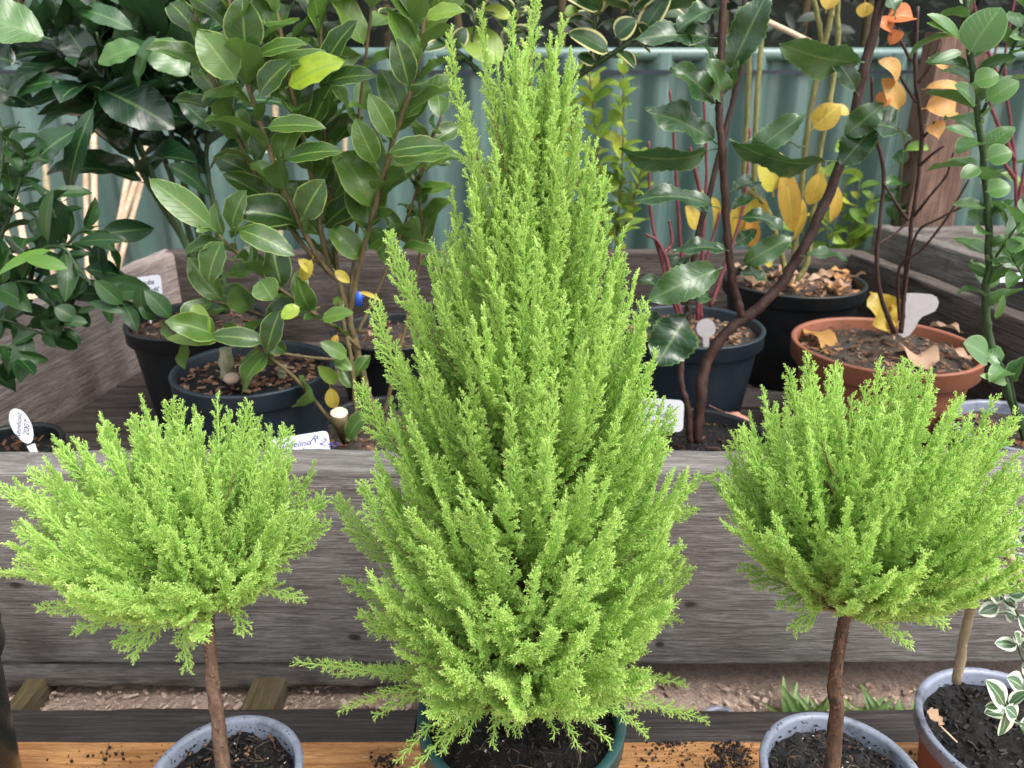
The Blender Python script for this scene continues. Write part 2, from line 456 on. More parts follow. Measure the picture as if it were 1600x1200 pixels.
M['lf_dry'] = mat_leaf('dry_leaf', (0.36, 0.22, 0.13), (0.50, 0.34, 0.24), None, .9, (0.45, 0.3, 0.2), None, .7, .3, .0, .15, (0.50, 0.24, 0.07), .4, (0.2, 0.1, 0.05))
M['lf_pink'] = mat_leaf('dry_pink_leaf', (0.66, 0.32, 0.24), (0.70, 0.36, 0.27), None, .9, (0.62, 0.28, 0.2), None, .55, .3, .0, .2)
M['lf_weed'] = mat_leaf('grass_weed_leaf', (0.10, 0.19, 0.06), (0.25, 0.36, 0.13), None, .9, (0.25, 0.36, 0.14), None, .45, .4, .1, .3)
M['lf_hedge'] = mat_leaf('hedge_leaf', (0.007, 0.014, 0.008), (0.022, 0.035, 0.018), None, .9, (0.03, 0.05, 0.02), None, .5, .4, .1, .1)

def mat_cypress():
    m = NT('lemon_cypress_foliage')
    t = m.attr('tint')
    y = m.attr('young')
    col = m.ramp(t, [(0.0, (0.40, 0.615, 0.150)), (.5, (0.50, 0.73, 0.200)), (1.0, (0.59, 0.80, 0.255))])
    col = m.mix(y, col, (0.70, 0.88, 0.32))
    trc = m.mix(.35, col, (0.64, 0.86, 0.19))
    m.bsdf(col, .55, None, .3, 0.0, trc, .46)
    return m.m
M['cypress'] = mat_cypress()

def mat_fence():
    m = NT('green_painted_sheet')
    c = m.coord('Object')
    n = m.noise(c, 3, 5, .6)
    st = m.noise(m.coord('Object', (1, 1, .08)), 45, 4, .6)
    col = m.ramp(n, [(.3, (0.072, 0.132, 0.118)), (.7, (0.108, 0.178, 0.160))])
    col = m.mix(m.math('MULTIPLY', m.ramp(st, [(.5, 0.0), (.8, 1.0)]), .3), col, (0.20, 0.26, 0.25))
    m.bsdf(col, .36, m.bump(st, .1, .001), .6)
    return m.m
M['fence'] = mat_fence()

# ------------------------------------------------------------------ setting: ground
def terrain():
    nx, ny = 160, 110
    X = np.concatenate([np.linspace(-60, -3, 12)[:-1], np.linspace(-3, 3, nx), np.linspace(3, 60, 12)[1:]])
    Yv = np.concatenate([np.linspace(-20, .7, 10)[:-1], np.linspace(.7, 2.6, ny), np.linspace(2.6, 80, 14)[1:]])
    V = []
    for y in Yv:
        for x in X:
            z = 0.012 * mnoise.noise((x * 9, y * 9, 0)) + .006 * mnoise.noise((x * 30, y * 30, 3)) if abs(x) < 3.2 and -1 < y < 2.7 else 0
            V.append((x, y, z))
    w = len(X)
    F = [(j * w + i, j * w + i + 1, (j + 1) * w + i + 1, (j + 1) * w + i) for j in range(len(Yv) - 1) for i in range(w - 1)]
    o = mk('ground', V, F, M['earth'], None, True)
    tag(o, kind='structure')
terrain()

# ------------------------------------------------------------------ boards
def board(name, p0, p1, side, up, mat, parent, w, h, wob=.0025, n=48, rad=.006, seed=0):
    """a sawn board from p0 to p1 (centre line); `side` is its thickness direction (w), `up` its height (h)"""
    p0, p1 = Vector(p0), Vector(p1)
    L = (p1 - p0).length
    ex = (p1 - p0).normalized(); ez = Vector(up).normalized(); ey = ez.cross(ex).normalized()
    sec = []
    for (sx, sz, a0) in ((1, 1, 0), (-1, 1, 90), (-1, -1, 180), (1, -1, 270)):
        for k in range(4):
            a = R(a0 + 30 * k)
            sec.append((sx * (w / 2 - rad) + rad * math.cos(a), sz * (h / 2 - rad) + rad * math.sin(a)))
    V, F = [], []
    m = len(sec)
    for i in range(n + 1):
        x = -L / 2 + L * i / n
        for k, (y, z) in enumerate(sec):
            q = mnoise.noise((x * 5 + seed * 13.1, (k // 4) * 3.7, seed))
            q2 = mnoise.noise((x * 22 + seed * 5.1, k * 1.7, seed + 4))
            V.append((x, y + wob * q2 * .6, z + wob * (q * 1.6 + q2 * .7)))
    for i in range(n):
        for k in range(m):
            F.append((i * m + k, (i + 1) * m + k, (i + 1) * m + (k + 1) % m, i * m + (k + 1) % m))
    F.append(tuple(range(m))); F.append(tuple(n * m + k for k in range(m - 1, -1, -1)))
    me = bpy.data.meshes.new(name); me.from_pydata(V, [], F); me.update()
    me.materials.append(mat)
    me.polygons.foreach_set('use_smooth', np.ones(len(me.polygons), dtype=bool))
    try: me.set_sharp_from_angle(angle=R(50))
    except Exception: pass
    o = bpy.data.objects.new(name, me); COL.objects.link(o)
    o.parent = parent
    rot = Matrix((ex, ey, ez)).transposed().to_4x4()
    c = (p0 + p1) / 2 - base_of(parent)
    o.matrix_local = Matrix.Translation(c) @ rot
    return o

FLOOR = CAM_Z - 0.64
def wall_x(Y): return .83 + (1.87 - Y) * .145 + .0     # inner face of the right side board

bed = thing('raised_bed', 'weathered grey timber raised bed holding the potted shrubs', 'planter', (0, 1.4, 0))
zt, zb = CAM_Z - .503, CAM_Z - .838
board('front_board', (-1.25, .964, (zt + zb) / 2), (1.25, .964, (zt + zb) / 2), (0, 1, 0), (0, 0, 1), M['wood_front'], bed, .066, zt - zb, .003, 90, .009, 1)
board('lower_rail', (-.83, .967, zb - .031), (-.085, .967, zb - .026), (0, 1, 0), (0, 0, 1), M['wood_grey'], bed, .06, .046, .004, 50, .006, 2)
zs = CAM_Z - .41
for sgn in (-1, 1):
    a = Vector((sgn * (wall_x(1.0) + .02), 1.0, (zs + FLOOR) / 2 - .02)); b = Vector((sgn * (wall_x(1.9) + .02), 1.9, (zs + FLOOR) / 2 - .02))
    board('side_board', a, b, (1, 0, 0), (0, 0, 1), M['wood_side_lit'] if sgn < 0 else M['wood_inner_shade'], bed, .045, zs - FLOOR + .04, .003, 50, .006, 3 + sgn)  # lit tone on the left board, shade tone on the right one
board('back_board', (-.85, 1.893, (zs + FLOOR) / 2 - .02), (.85, 1.893, (zs + FLOOR) / 2 - .02), (0, 1, 0), (0, 0, 1), M['wood_inner_shade'], bed, .045, zs - FLOOR + .04, .003, 60, .006, 7)
yb = 1.0
k = 0
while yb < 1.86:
    board('floor_board', (-wall_x(yb) + .0, yb + .055, FLOOR - .012), (wall_x(yb) - .0, yb + .055, FLOOR - .012), (0, 1, 0), (0, 0, 1), M['wood_inner_shade'], bed, .108, .022, .0015, 30, .004, 20 + k)
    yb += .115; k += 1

# the next bed, seen beyond the right-hand side
bed2 = thing('raised_bed', 'neighbouring grey timber bed beyond the side board, in front of the wooden post', 'planter', (1.2, 1.7, 0))
board('side_board', (.965 + .10, 1.20, CAM_Z - .36 - .15), (.935, 1.96, CAM_Z - .36 - .15), (1, 0, 0), (0, 0, 1), M['wood_grey'], bed2, .045, .30, .003, 50, .006, 31)
board('back_board', (.962, 1.96, CAM_Z - .36 - .15), (2.2, 1.96, CAM_Z - .36 - .15), (0, 1, 0), (0, 0, 1), M['wood_grey'], bed2, .045, .29, .003, 50, .006, 33)
sh = at(1578, 434, 1.45)
s = MB(); s.box(sh, (.09, .05, .004), Matrix.Rotation(R(12), 3, 'Z'))
tag(mk('plastic_offcut', s.v, s.f, M['tag_white'], None, False, None, None, .0015), 'white plastic strip lying on the edge of the neighbouring bed', 'strip')

# bench of pine planks in front
BZ = CAM_Z - .83
bench = thing('bench', 'low plank bench with an orange pine plank carrying the front pots', 'bench', (0, .65, 0))
board('plank', (-1.3, .685, BZ - .016), (1.3, .685, BZ - .016), (0, 1, 0), (0, 0, 1), M['wood_bench'], bench, .19, .032, .0012, 60, .004, 41)
board('plank', (-1.3, .485, BZ - .016), (1.3, .485, BZ - .016), (0, 1, 0), (0, 0, 1), M['wood_bench'], bench, .19, .032, .0012, 60, .004, 42)
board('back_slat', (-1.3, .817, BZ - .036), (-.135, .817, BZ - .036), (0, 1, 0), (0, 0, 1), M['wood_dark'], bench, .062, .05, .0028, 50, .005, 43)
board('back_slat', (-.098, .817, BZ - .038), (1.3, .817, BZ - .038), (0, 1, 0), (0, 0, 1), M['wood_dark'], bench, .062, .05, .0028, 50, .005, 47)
board('bearer', (-.117, .79, BZ - .032), (-.117, .93, BZ - .032), (1, 0, 0), (0, 0, 1), M['wood_post'], bench, .03, .05, .001, 10, .003, 45)
for (xx, ww) in ((-.375, .05), (-.735, .03)):
    board('bearer', (xx, .85, .022), (xx, .955, .022), (1, 0, 0), (0, 0, 1), M['wood_olive'], bench, ww, .04, .002, 10, .004, 46)

# ------------------------------------------------------------------ fence, hedge, post, canes
fence = thing('metal_fence', 'green corrugated metal fence behind the raised bed', 'fence', (0, 2.25, 0))
FT = CAM_Z + .045
def fence_sheet():
    xs = np.arange(-3.2, 3.2, .0055)
    V, F = [], []
    for z in (0.0, .3, .6, FT):
        for x in xs:
            p = math.sin(2 * math.pi * x / .125)
            p = math.copysign(min(1, abs(p) * 1.25), p)
            V.append((x, 2.25 - .022 * p + .003 * mnoise.noise((x * 1.3, z * 2, 5)), z))
    w = len(xs)
    F = [(j * w + i, j * w + i + 1, (j + 1) * w + i + 1, (j + 1) * w + i) for j in range(3) for i in range(w - 1)]
    mk('sheet', V, F, M['fence'], fence, True)
fence_sheet()
s = MB()
s.tube([(-3.2, 2.25, FT - .002), (3.2, 2.25, FT - .002)], .017, 12)
s.build('top_rail', M['fence'], fence)
s = MB(); s.box((0, 2.222, FT - .046), (6.4, .006, .010)); s.build('shadow_strip', M['pot_navy'], fence, False)  # dark strip standing in for the shadow line under the top rail

post = thing('wooden_post', 'brown square timber post standing behind the beds by the fence', 'post', (1.13, 2.06, 0))
board('shaft', (1.085, 2.06, 0), (1.085, 2.06, 1.0), (0, 1, 0), (1, 0, 0), M['wood_post'], post, .09, .125, .001, 20, .004, 51)

# ------------------------------------------------------------------ leaves
def leaf(mb, p, d, nrm, L, W, droop=.5, fold=.25, wave=0.0, nw=3, teeth=0.0, nt_=9, a=.9, b=.75, twist=0.0, petiole=.08, tint=None, nx=4, ny=9, curlup=0.0):
    """one leaf: base p, direction d, upper side nrm; real curved surface with mid rib fold"""
    d = Vector(d).normalized(); nrm = Vector(nrm)
    sd_ = d.cross(nrm)
    if sd_.length < 1e-4: sd_ = d.cross(Vector((.3, .5, .8)))
    sd_.normalize(); nrm = sd_.cross(d).normalized()
    p = Vector(p)
    if teeth > 0: ny = max(ny, nt_ * 2)
    V, F, UV = [], [], []
    pos = p + d * (petiole * L)
    th0 = -droop * .35
    ph = random.uniform(0, 6.28)
    step = L * (1 - petiole) / ny
    for j in range(ny + 1):
        t = j / ny
        th = th0 + droop * 1.35 * t
        dd = d * math.cos(th) - nrm * math.sin(th)
        nn = nrm * math.cos(th) + d * math.sin(th)
        if j: pos = pos + dd * step
        tw = twist * t
        s2 = sd_ * math.cos(tw) + nn * math.sin(tw)
        n2 = nn * math.cos(tw) - sd_ * math.sin(tw)
        hw = W * .5 * (math.sin(math.pi * min(1, max(0, t)) ** a) ** b) if 0 < t < 1 else W * .01
        if teeth > 0: hw *= 1 + teeth * (1 if j % 2 else -1) * (1 if .08 < t < .95 else 0)
        for i in range(nx + 1):
            u = i / nx * 2 - 1
            y = abs(u) * fold * hw + curlup * hw * u * u
            y += wave * W * math.sin(nw * 2 * math.pi * t + ph + (1.3 if u < 0 else 0)) * abs(u) ** 1.5
            V.append(pos + s2 * (u * hw) + n2 * y)
            UV.append((i / nx, t))
    w = nx + 1
    for j in range(ny):
        for i in range(nx):
            F.append((j * w + i, j * w + i + 1, (j + 1) * w + i + 1, (j + 1) * w + i))
    tv = random.random() if tint is None else tint
    mb.add(V, F, UV, tv)
    if petiole > .02:
        mb.tube([p, p + d * (petiole * L * .5), p + d * (petiole * L * 1.15)], [W * .03, W * .022, W * .015], 4, False, 0, tv)

def rand_dir():
    v = Vector((random.gauss(0, 1), random.gauss(0, 1), random.gauss(0, 1)))
    return v.normalized()

def hero(mb, pb_, pt_, Y, wpx, dY=0.0, face=None, **kw):
    """a leaf that one sees clearly: base pixel, tip pixel, distance of the base, width in photo pixels"""
    p0 = at(pb_[0], pb_[1], Y); p1 = at(pt_[0], pt_[1], Y + dY)
    d = p1 - p0
    W = wpx * pxsize(pb_[0], pb_[1], Y)
    n = Vector(face) if face else Vector((random.uniform(-.4, .4), -.75, .75))
    leaf(mb, p0, d, n, d.length * 1.06, W, **kw)

def stem(mb, pix, r0, r1, n=16, wob=.07, side=8):
    """pix: (px, py, Y) list"""
    pts = resample([at(*q) for q in pix], n)
    n2 = n * 3
    fine = resample(pts, n2)
    rad = []
    for i in range(n2):
        q = r0 + (r1 - r0) * i / (n2 - 1)
        rad.append(q * (1.16 if i % 9 == 4 else 1.0) * random.uniform(.95, 1.05))
    fine = [p + Vector((random.gauss(0, .05), random.gauss(0, .05), 0)) * rad[i] + Vector((mnoise.noise((p.z * 30, i * .0 + p.x * 20, 1)), mnoise.noise((p.z * 30, p.x * 20, 9)), 0)) * r0 * .35 for i, p in enumerate(fine)]
    mb.tube(fine, rad, side, True, wob)
    return pts

def leafy(mb, pts, L, W, count, t0=.25, t1=1.0, out=55, spread=None, facing=(0, -.5, .85), tints=(0, .75), pair=False, **kw):
    """leaves set alternately round a stem"""
    n = len(pts) - 1
    rr = random.uniform(0, 6.28)
    for i in range(count):
        t = t0 + (t1 - t0) * (i + random.uniform(.1, .9)) / count
        x = min(t * n, n - .001); k = int(x); f = x - k
        p = pts[k].lerp(pts[k + 1], f)
        tan = (pts[k + 1] - pts[k]).normalized()
        for q in ((0, 1) if pair else (0,)):
            rr += 2.4 + random.uniform(-.4, .4) if not pair else math.pi
            ref = Vector((0, 1, 0)); u = tan.cross(ref).normalized(); w = u.cross(tan)
            rad = u * math.cos(rr) + w * math.sin(rr) * .8
            o = R(out + random.uniform(-15, 15))
            d = tan * math.cos(o) + rad * math.sin(o)
            nn = Vector(facing) + tan * .5 + rand_dir() * .45
            sc = random.uniform(.5, 1.18) * (1 - .25 * (t > .93))
            k2 = dict(kw)
            k2['droop'] = kw.get('droop', .5) + random.uniform(-.45, .5)
            k2['twist'] = random.gauss(0, .6); k2['curlup'] = random.uniform(-.1, .3)
            k2['fold'] = kw.get('fold', .25) + random.uniform(-.1, .15)
            leaf(mb, p, d, nn, L * sc, W * sc * random.uniform(.85, 1.15), tint=random.uniform(*tints), **k2)

# ------------------------------------------------------------------ pots
def pot(parent, c, r_top, r_bot, z_rim, z_bot, body, rimmat, rim_h=.022, lip=.004, soil='soil', soil_d=.018, soil_h=.006, wall=.0035, rim_name='rim', inner=None):
    """body + rim band with rolled lip + earth; c is the rim centre"""
    x, y = c[0], c[1]
    zr = z_rim
    s = MB()
    r1 = r_top - lip
    rr = lambda z: r_bot + (r1 - .002 - r_bot) * (z - z_bot) / (zr - z_bot)
    s.lathe([(.001, z_bot + .003), (r_bot - .004, z_bot + .003), (r_bot - .003, z_bot), (r_bot, z_bot + .002), (rr(z_bot + .4 * (zr - z_bot)), z_bot + .4 * (zr - z_bot)), (rr(zr - rim_h), zr - rim_h + .001)], (x, y, 0))
    b = s.build('pot', body, parent)
    s = MB()
    s.lathe([(rr(zr - rim_h) - .001, zr - rim_h), (r_top - .003, zr - rim_h - .0005), (r_top - .001, zr - rim_h + .002), (r_top - .0012, zr - .006), (r_top, zr - .004), (r_top + .0004, zr - .0015),
             (r_top - .001, zr), (r_top - lip - wall * .3, zr), (r_top - lip - wall, zr - .0015), (r_top - lip - wall - .001, zr - .004), (r_top - lip - wall - .002, zr - rim_h), (rr(zr - .06) - wall, zr - .06)], (x, y, 0), 72)
    s.build(rim_name, rimmat, b)
    # earth: an uneven mound
    V, F = [], []
    rs = r_top - lip - wall - .0015
    nr, na = 26, 84
    zz = zr - soil_d
    V.append((x, y, zz + soil_h))
    for i in range(1, nr + 1):
        q = i / nr
        for k in range(na):
            a = 2 * math.pi * k / na
            px_, py_ = x + rs * q * math.cos(a), y + rs * q * math.sin(a)
            h = soil_h * (1 - q * q) + .0085 * mnoise.noise((px_ * 42, py_ * 42, 1)) + .0055 * mnoise.noise((px_ * 120, py_ * 120, 2))
            V.append((px_, py_, zz + h))
    for k in range(na): F.append((0, 1 + k, 1 + (k + 1) % na))
    for i in range(nr - 1):
        for k in range(na):
            a0 = 1 + i * na + k; a1 = 1 + i * na + (k + 1) % na
            F.append((a0, a0 + na, a1 + na, a1))
    mk('soil', V, F, M[soil], parent, True)
    return zz

def chips(parent, name, c, r, z, n, size, mat, tint=(0, 1), kind='stuff', dome=.004, flat=.3, ring=0.0):
    s = MB()
    for i in range(n):
        q = r * math.sqrt(random.uniform(ring, 1)); a = random.uniform(0, 6.283)
        l = random.uniform(*size)
        rot = (Matrix.Rotation(random.uniform(0, 6.28), 3, 'Z') @ Matrix.Rotation(random.gauss(0, .35), 3, 'X') @ Matrix.Rotation(random.gauss(0, .3), 3, 'Y'))
        cc = Vector((c[0] + q * math.cos(a), c[1] + q * math.sin(a), z + dome * (1 - (q / r) ** 2) + random.uniform(0, .004)))
        wx, wy, wz = l, l * random.uniform(.25, .6), l * flat * random.uniform(.4, 1)
        V = []
        for xx in (-1, 1):
            for (yy, zz_) in ((-1, -.6), (1, -1), (.7, .9), (-.8, .7)):
                V.append(cc + rot @ Vector((xx * wx / 2 * random.uniform(.6, 1), yy * wy / 2 * random.uniform(.6, 1), zz_ * wz / 2 * random.uniform(.6, 1))))
        s.add(V, [(0, 1, 2, 3), (7, 6, 5, 4), (0, 4, 5, 1), (1, 5, 6, 2), (2, 6, 7, 3), (3, 7, 4, 0)], None, random.uniform(*tint))
    o = s.build(name, mat, parent, False)
    tag(o, kind=kind)
    return o

def fibres(parent, c, r, z, n):
    s = MB()
    for i in range(n):
        q = r * math.sqrt(random.random()); a = random.uniform(0, 6.283)
        p = Vector((c[0] + q * math.cos(a), c[1] + q * math.sin(a), z + random.uniform(.001, .005)))
        d = Vector((random.gauss(0, 1), random.gauss(0, 1), random.gauss(0, .25))).normalized()
        l = random.uniform(.008, .03); e = rand_dir() * l * .4
        s.tube(resample([p, p + d * l * .5 + e, p + d * l], 5), .00035, 3, False, 0, random.random())
    tag(s.build('root_fibres', M['roots'], parent), kind='stuff')

# ------------------------------------------------------------------ lemon cypress
def bez(q0, q1, q2, t):
    t = t[..., None]
    return q0 * (1 - t) ** 2 + 2 * q1 * t * (1 - t) + q2 * t * t
def bezd(q0, q1, q2, t):
    t = t[..., None]
    return 2 * (q1 - q0) * (1 - t) + 2 * (q2 - q1) * t
def nrmz(v): return v / (np.linalg.norm(v, axis=-1, keepdims=True) + 1e-12)

def cypress(parent, B, seed, needle=.0026, nw=.00060, ds=.0050, lmax=.026, axis_c=None):
    """B: list of dicts p0,p1,p2 (quadratic bough), bare (share without shoots), lmax, soft (0 cord-like .. 1 feathery)"""
    g = np.random.default_rng(seed)
    Q0, Q1, Q2, SO, TI, RD = [], [], [], [], [], []
    for b in B:
        p0, p1, p2 = (np.array(b[k_], dtype=float) for k_ in ('p0', 'p1', 'p2'))
        L = np.linalg.norm(p1 - p0) * .5 + np.linalg.norm(p2 - p1) * .5 + np.linalg.norm(p2 - p0) * .5
        L = L / 1.0 * .92
        bare = b.get('bare', .25); lm = b.get('lmax', lmax); so = b.get('soft', .7); ti = b.get('tint', g.uniform(.15, .85))
        n = max(4, int((1 - bare) * L / ds))
        u = (np.arange(n) + g.uniform(.2, .8, n)) / n
        t = bare + (1 - bare) * u * .985
        P = bez(p0, p1, p2, t); T = nrmz(bezd(p0, p1, p2, t))
        pn = b.get('face')
        pn = nrmz(np.array(pn, dtype=float)) if pn is not None else nrmz(g.normal(0, 1, 3))
        s1 = nrmz(np.cross(T, pn)); s2 = np.cross(s1, T)
        roll = np.where(np.arange(n) % 2 == 0, 0, math.pi) + g.normal(0, .36, n)
        rad = s1 * np.cos(roll)[:, None] + s2 * np.sin(roll)[:, None]
        ang = np.radians(g.uniform(30, 47, n) * (.62 + .38 * so))
        D = T * np.cos(ang)[:, None] + rad * np.sin(ang)[:, None]
        ls = lm * np.minimum(1, u / .22 + .35) * (1 - u) ** .75 * g.uniform(.6, 1.2, n) + .0065
        ls = ls[:, None]
        up = np.array([0, 0, 1.0])
        q0 = P; q1 = P + D * ls * .5; q2 = P + D * ls * .86 + (T * .75 + up * .22 + g.normal(0, .16, (n, 3))) * ls * .28
        # main axis itself, from 60 % of the bare part on (green shoots to the tip)
        m0 = bare * .8
        a0 = bez(p0, p1, p2, np.array([m0]))[0]; a2 = p2; am = bez(p0, p1, p2, np.array([(m0 + 1) / 2]))[0]
        a1 = 2 * am - .5 * (a0 + a2)
        Q0.append(a0[None]); Q1.append(a1[None]); Q2.append(a2[None]); SO.append([so]); TI.append([ti]); RD.append([.0014])
        Q0.append(q0); Q1.append(q1); Q2.append(q2); SO.append(np.full(n, so)); TI.append(np.full(n, ti) + g.normal(0, .12, n)); RD.append(np.full(n, .00100))
        # second order
        for i in range(n):
            l = ls[i, 0]
            if l < .010: continue
            m = int(l / .0042)
            sv = (np.arange(m) + g.uniform(.3, .7, m)) / m * .8 + .14
            pp = bez(q0[i], q1[i], q2[i], sv); tt = nrmz(bezd(q0[i], q1[i], q2[i], sv))
            e1 = nrmz(np.cross(tt, s2[i])); e2 = np.cross(e1, tt)
            r2 = np.where(np.arange(m) % 2 == 0, 0, math.pi) + g.normal(0, .7, m)
            rd = e1 * np.cos(r2)[:, None] + e2 * np.sin(r2)[:, None]
            an = np.radians(g.uniform(35, 52, m) * (.65 + .35 * so))[:, None]
            dd = tt * np.cos(an) + rd * np.sin(an)
            l2 = ((1 - sv) * l * .36 * g.uniform(.6, 1.15, m) + .0032)[:, None]
            Q0.append(pp); Q1.append(pp + dd * l2 * .5); Q2.append(pp + dd * l2 * .9 + tt * l2 * .16)
            SO.append(np.full(m, so)); TI.append(np.full(m, ti) + g.normal(0, .15, m)); RD.append(np.full(m, .00075))
    q0, q1, q2 = np.concatenate(Q0), np.concatenate(Q1), np.concatenate(Q2)
    so, ti, rd = np.concatenate(SO), np.concatenate(TI), np.concatenate(RD)
    ln = np.linalg.norm(q1 - q0, axis=1) + np.linalg.norm(q2 - q1, axis=1)
    # ---- needles
    dn = .00078 + .0006 * so ** 3
    cnt = np.maximum(5, (ln / dn).astype(int))
    idx = np.repeat(np.arange(len(q0)), cnt)
    st = np.concatenate([[0], np.cumsum(cnt)[:-1]])
    kk = np.arange(len(idx)) - st[idx]
    N = len(idx)
    t = (kk + g.uniform(0, .8, N)) / cnt[idx]
    t = np.clip(t, 0, 1)
    P = bez(q0[idx], q1[idx], q2[idx], t); T = nrmz(bezd(q0[idx], q1[idx], q2[idx], t))
    ref = nrmz(g.normal(0, 1, (len(q0), 3)))[idx]
    e1 = nrmz(np.cross(T, ref)); e2 = np.cross(T, e1)
    ph = kk * 2.39996 + g.uniform(-.35, .35, N)
    rad = e1 * np.cos(ph)[:, None] + e2 * np.sin(ph)[:, None]
    dist_tip = (1 - t) * ln[idx]
    closing = np.clip(dist_tip / .005, 0, 1)
    s_ = so[idx]
    ang = np.radians((20 + 38 * s_) * (.42 + .58 * closing) + g.normal(0, 6, N))
    D = T * np.cos(ang)[:, None] + rad * np.sin(ang)[:, None]
    nl = (.0019 + .0027 * s_ ** 2) * (.62 + .38 * closing) * g.uniform(.75, 1.2, N)
    W = nrmz(np.cross(D, rad))
    hw = nw * (1.25 - .25 * s_) * g.uniform(.85, 1.2, N)
    base = P + rad * (rd[idx] * .8)[:, None]
    tip = base + D * nl[:, None]
    mid = base + D * (nl * .35)[:, None]
    V = np.empty((N, 4, 3), dtype=np.float32)
    V[:, 0] = mid + W * hw[:, None]; V[:, 1] = mid - W * hw[:, None]
    V[:, 2] = base + rad * .0 - T * .0003
    V[:, 3] = tip
    top = mid + nrmz(np.cross(W, D)) * (hw * .8)[:, None]
    V5 = np.concatenate([V, top[:, None].astype(np.float32)], axis=1)   # 5 verts: l, r, base, tip, ridge
    o5 = (np.arange(N) * 5)[:, None]
    F = np.concatenate([o5 + np.array([[2, 1, 4]]), o5 + np.array([[2, 4, 0]]), o5 + np.array([[4, 1, 3]]), o5 + np.array([[0, 4, 3]])], axis=0)
    tint = np.clip(ti[idx] + g.normal(0, .13, N), 0, 1)
    young = np.clip(1 - dist_tip / .009, 0, 1) * .7
    # ---- shoot axes as thin prisms
    K = 4
    tt = np.linspace(0, .97, K)
    A = np.stack([bez(q0, q1, q2, np.full(len(q0), x)) for x in tt], 1)
    TT = nrmz(q2 - q0); f1 = nrmz(np.cross(TT, nrmz(g.normal(0, 1, (len(q0), 3))))); f2 = np.cross(TT, f1)
    ring = []
    for k_ in range(3):
        a = 2 * math.pi * k_ / 3
        ring.append(f1 * math.cos(a) + f2 * math.sin(a))
    ring = np.stack(ring, 1)
    taper = np.linspace(1, .6, K)
    AV = A[:, :, None, :] + ring[:, None, :, :] * (rd[:, None] * taper[None])[:, :, None, None]
    nb = len(q0)
    AV = AV.reshape(-1, 3)
    ob = (np.arange(nb) * K * 3)[:, None]
    fl = []
    for j in range(K - 1):
        for k_ in range(3):
            a0, a1 = j * 3 + k_, j * 3 + (k_ + 1) % 3
            fl += [[a0, a1, a1 + 3], [a0, a1 + 3, a0 + 3]]
    AF = (ob[:, None, :] + np.array(fl)[None]).reshape(-1, 3)
    VV = np.concatenate([V5.reshape(-1, 3), AV.astype(np.float32)])
    FF = np.concatenate([F, AF + N * 5]).astype(np.int32)
    tint = np.concatenate([np.repeat(tint, 5), np.repeat(np.clip(ti, 0, 1), K * 3) * .9])
    yv = np.zeros((N, 5)); yv[:, 3] = young + .1; yv[:, :3] = young[:, None]; yv[:, 4] = young
    yv = np.concatenate([yv.ravel(), np.zeros(len(AV))])
    mk('foliage', VV, FF, M['cypress'], parent, False, None, {'tint': tint, 'young': yv})
    print('cypress', seed, 'needles', N, 'axes', nb)

def boughs_wood(parent, B, r=.0022, mat='twig'):
    s = MB()
    for b in B:
        if b.get('bare', 1) == 0: continue
        p0, p1, p2 = Vector(b['p0']), Vector(b['p1']), Vector(b['p2'])
        pts = [p0 * (1 - t) ** 2 + p1 * 2 * t * (1 - t) + p2 * t * t for t in (0, .12, .24, .36, .46, .55)]
        rr = b.get('r', r)
        s.tube(pts, [rr, rr * .85, rr * .7, rr * .55, rr * .42, rr * .3], 5, False, .1)
    s.build('boughs', M[mat], parent)

# --- centre: tall lemon cypress
cpos = at(815, 1110, .629)
ctree = thing('potted_cypress', 'tall conical lime green lemon cypress in a teal rimmed pot, largest of the three', 'potted tree', (cpos.x, cpos.y, BZ))
CX, CY = cpos.x, cpos.y
czs = pot(ctree, (CX, CY), .110, .082, cpos.z, BZ + .001, M['pot_terra'], M['rim_teal'], .028, .006, 'soil', .022, .010, .004)
fibres(ctree, (CX, CY), .095, czs + .006, 90)
chips(ctree, 'soil_crumbs', (CX, CY), .098, czs + .002, 560, (.002, .009), M['crumbs'], (0, 1), 'stuff', .008, .7)
chips(ctree, 'perlite', (CX, CY), .09, czs + .004, 16, (.0018, .0035), M['perlite'], (0, 1), 'stuff', .008, .8)
TOP = at(832, 0, .63)
s = MB()
tp = resample([(CX, CY, czs), (CX + .002, CY - .004, czs + .2), (CX + .003, CY + .004, czs + .42), (TOP.x, TOP.y, TOP.z - .02)], 24)
s.tube(tp[:20], [.0085 * (1 - i / 21) ** .8 + .0006 for i in range(20)], 8, True, .08)
s.build('trunk', M['trunk_orange'], ctree)
def trunk_at(z):
    for i in range(len(tp) - 1):
        if tp[i].z <= z <= tp[i + 1].z:
            return tp[i].lerp(tp[i + 1], (z - tp[i].z) / (tp[i + 1].z - tp[i].z))
    return tp[-1] if z > tp[-1].z else tp[0]
HT = TOP.z - czs
prof_z = np.array([0.0, .07, .14, .22, .30, .38, .46, .54, .60, .66, .71])
prof_r = np.array([.06, .095,   .140, .150, .142, .124, .105, .070, .047, .029, .010])
B = []
g = np.random.default_rng(5)
NB = 640
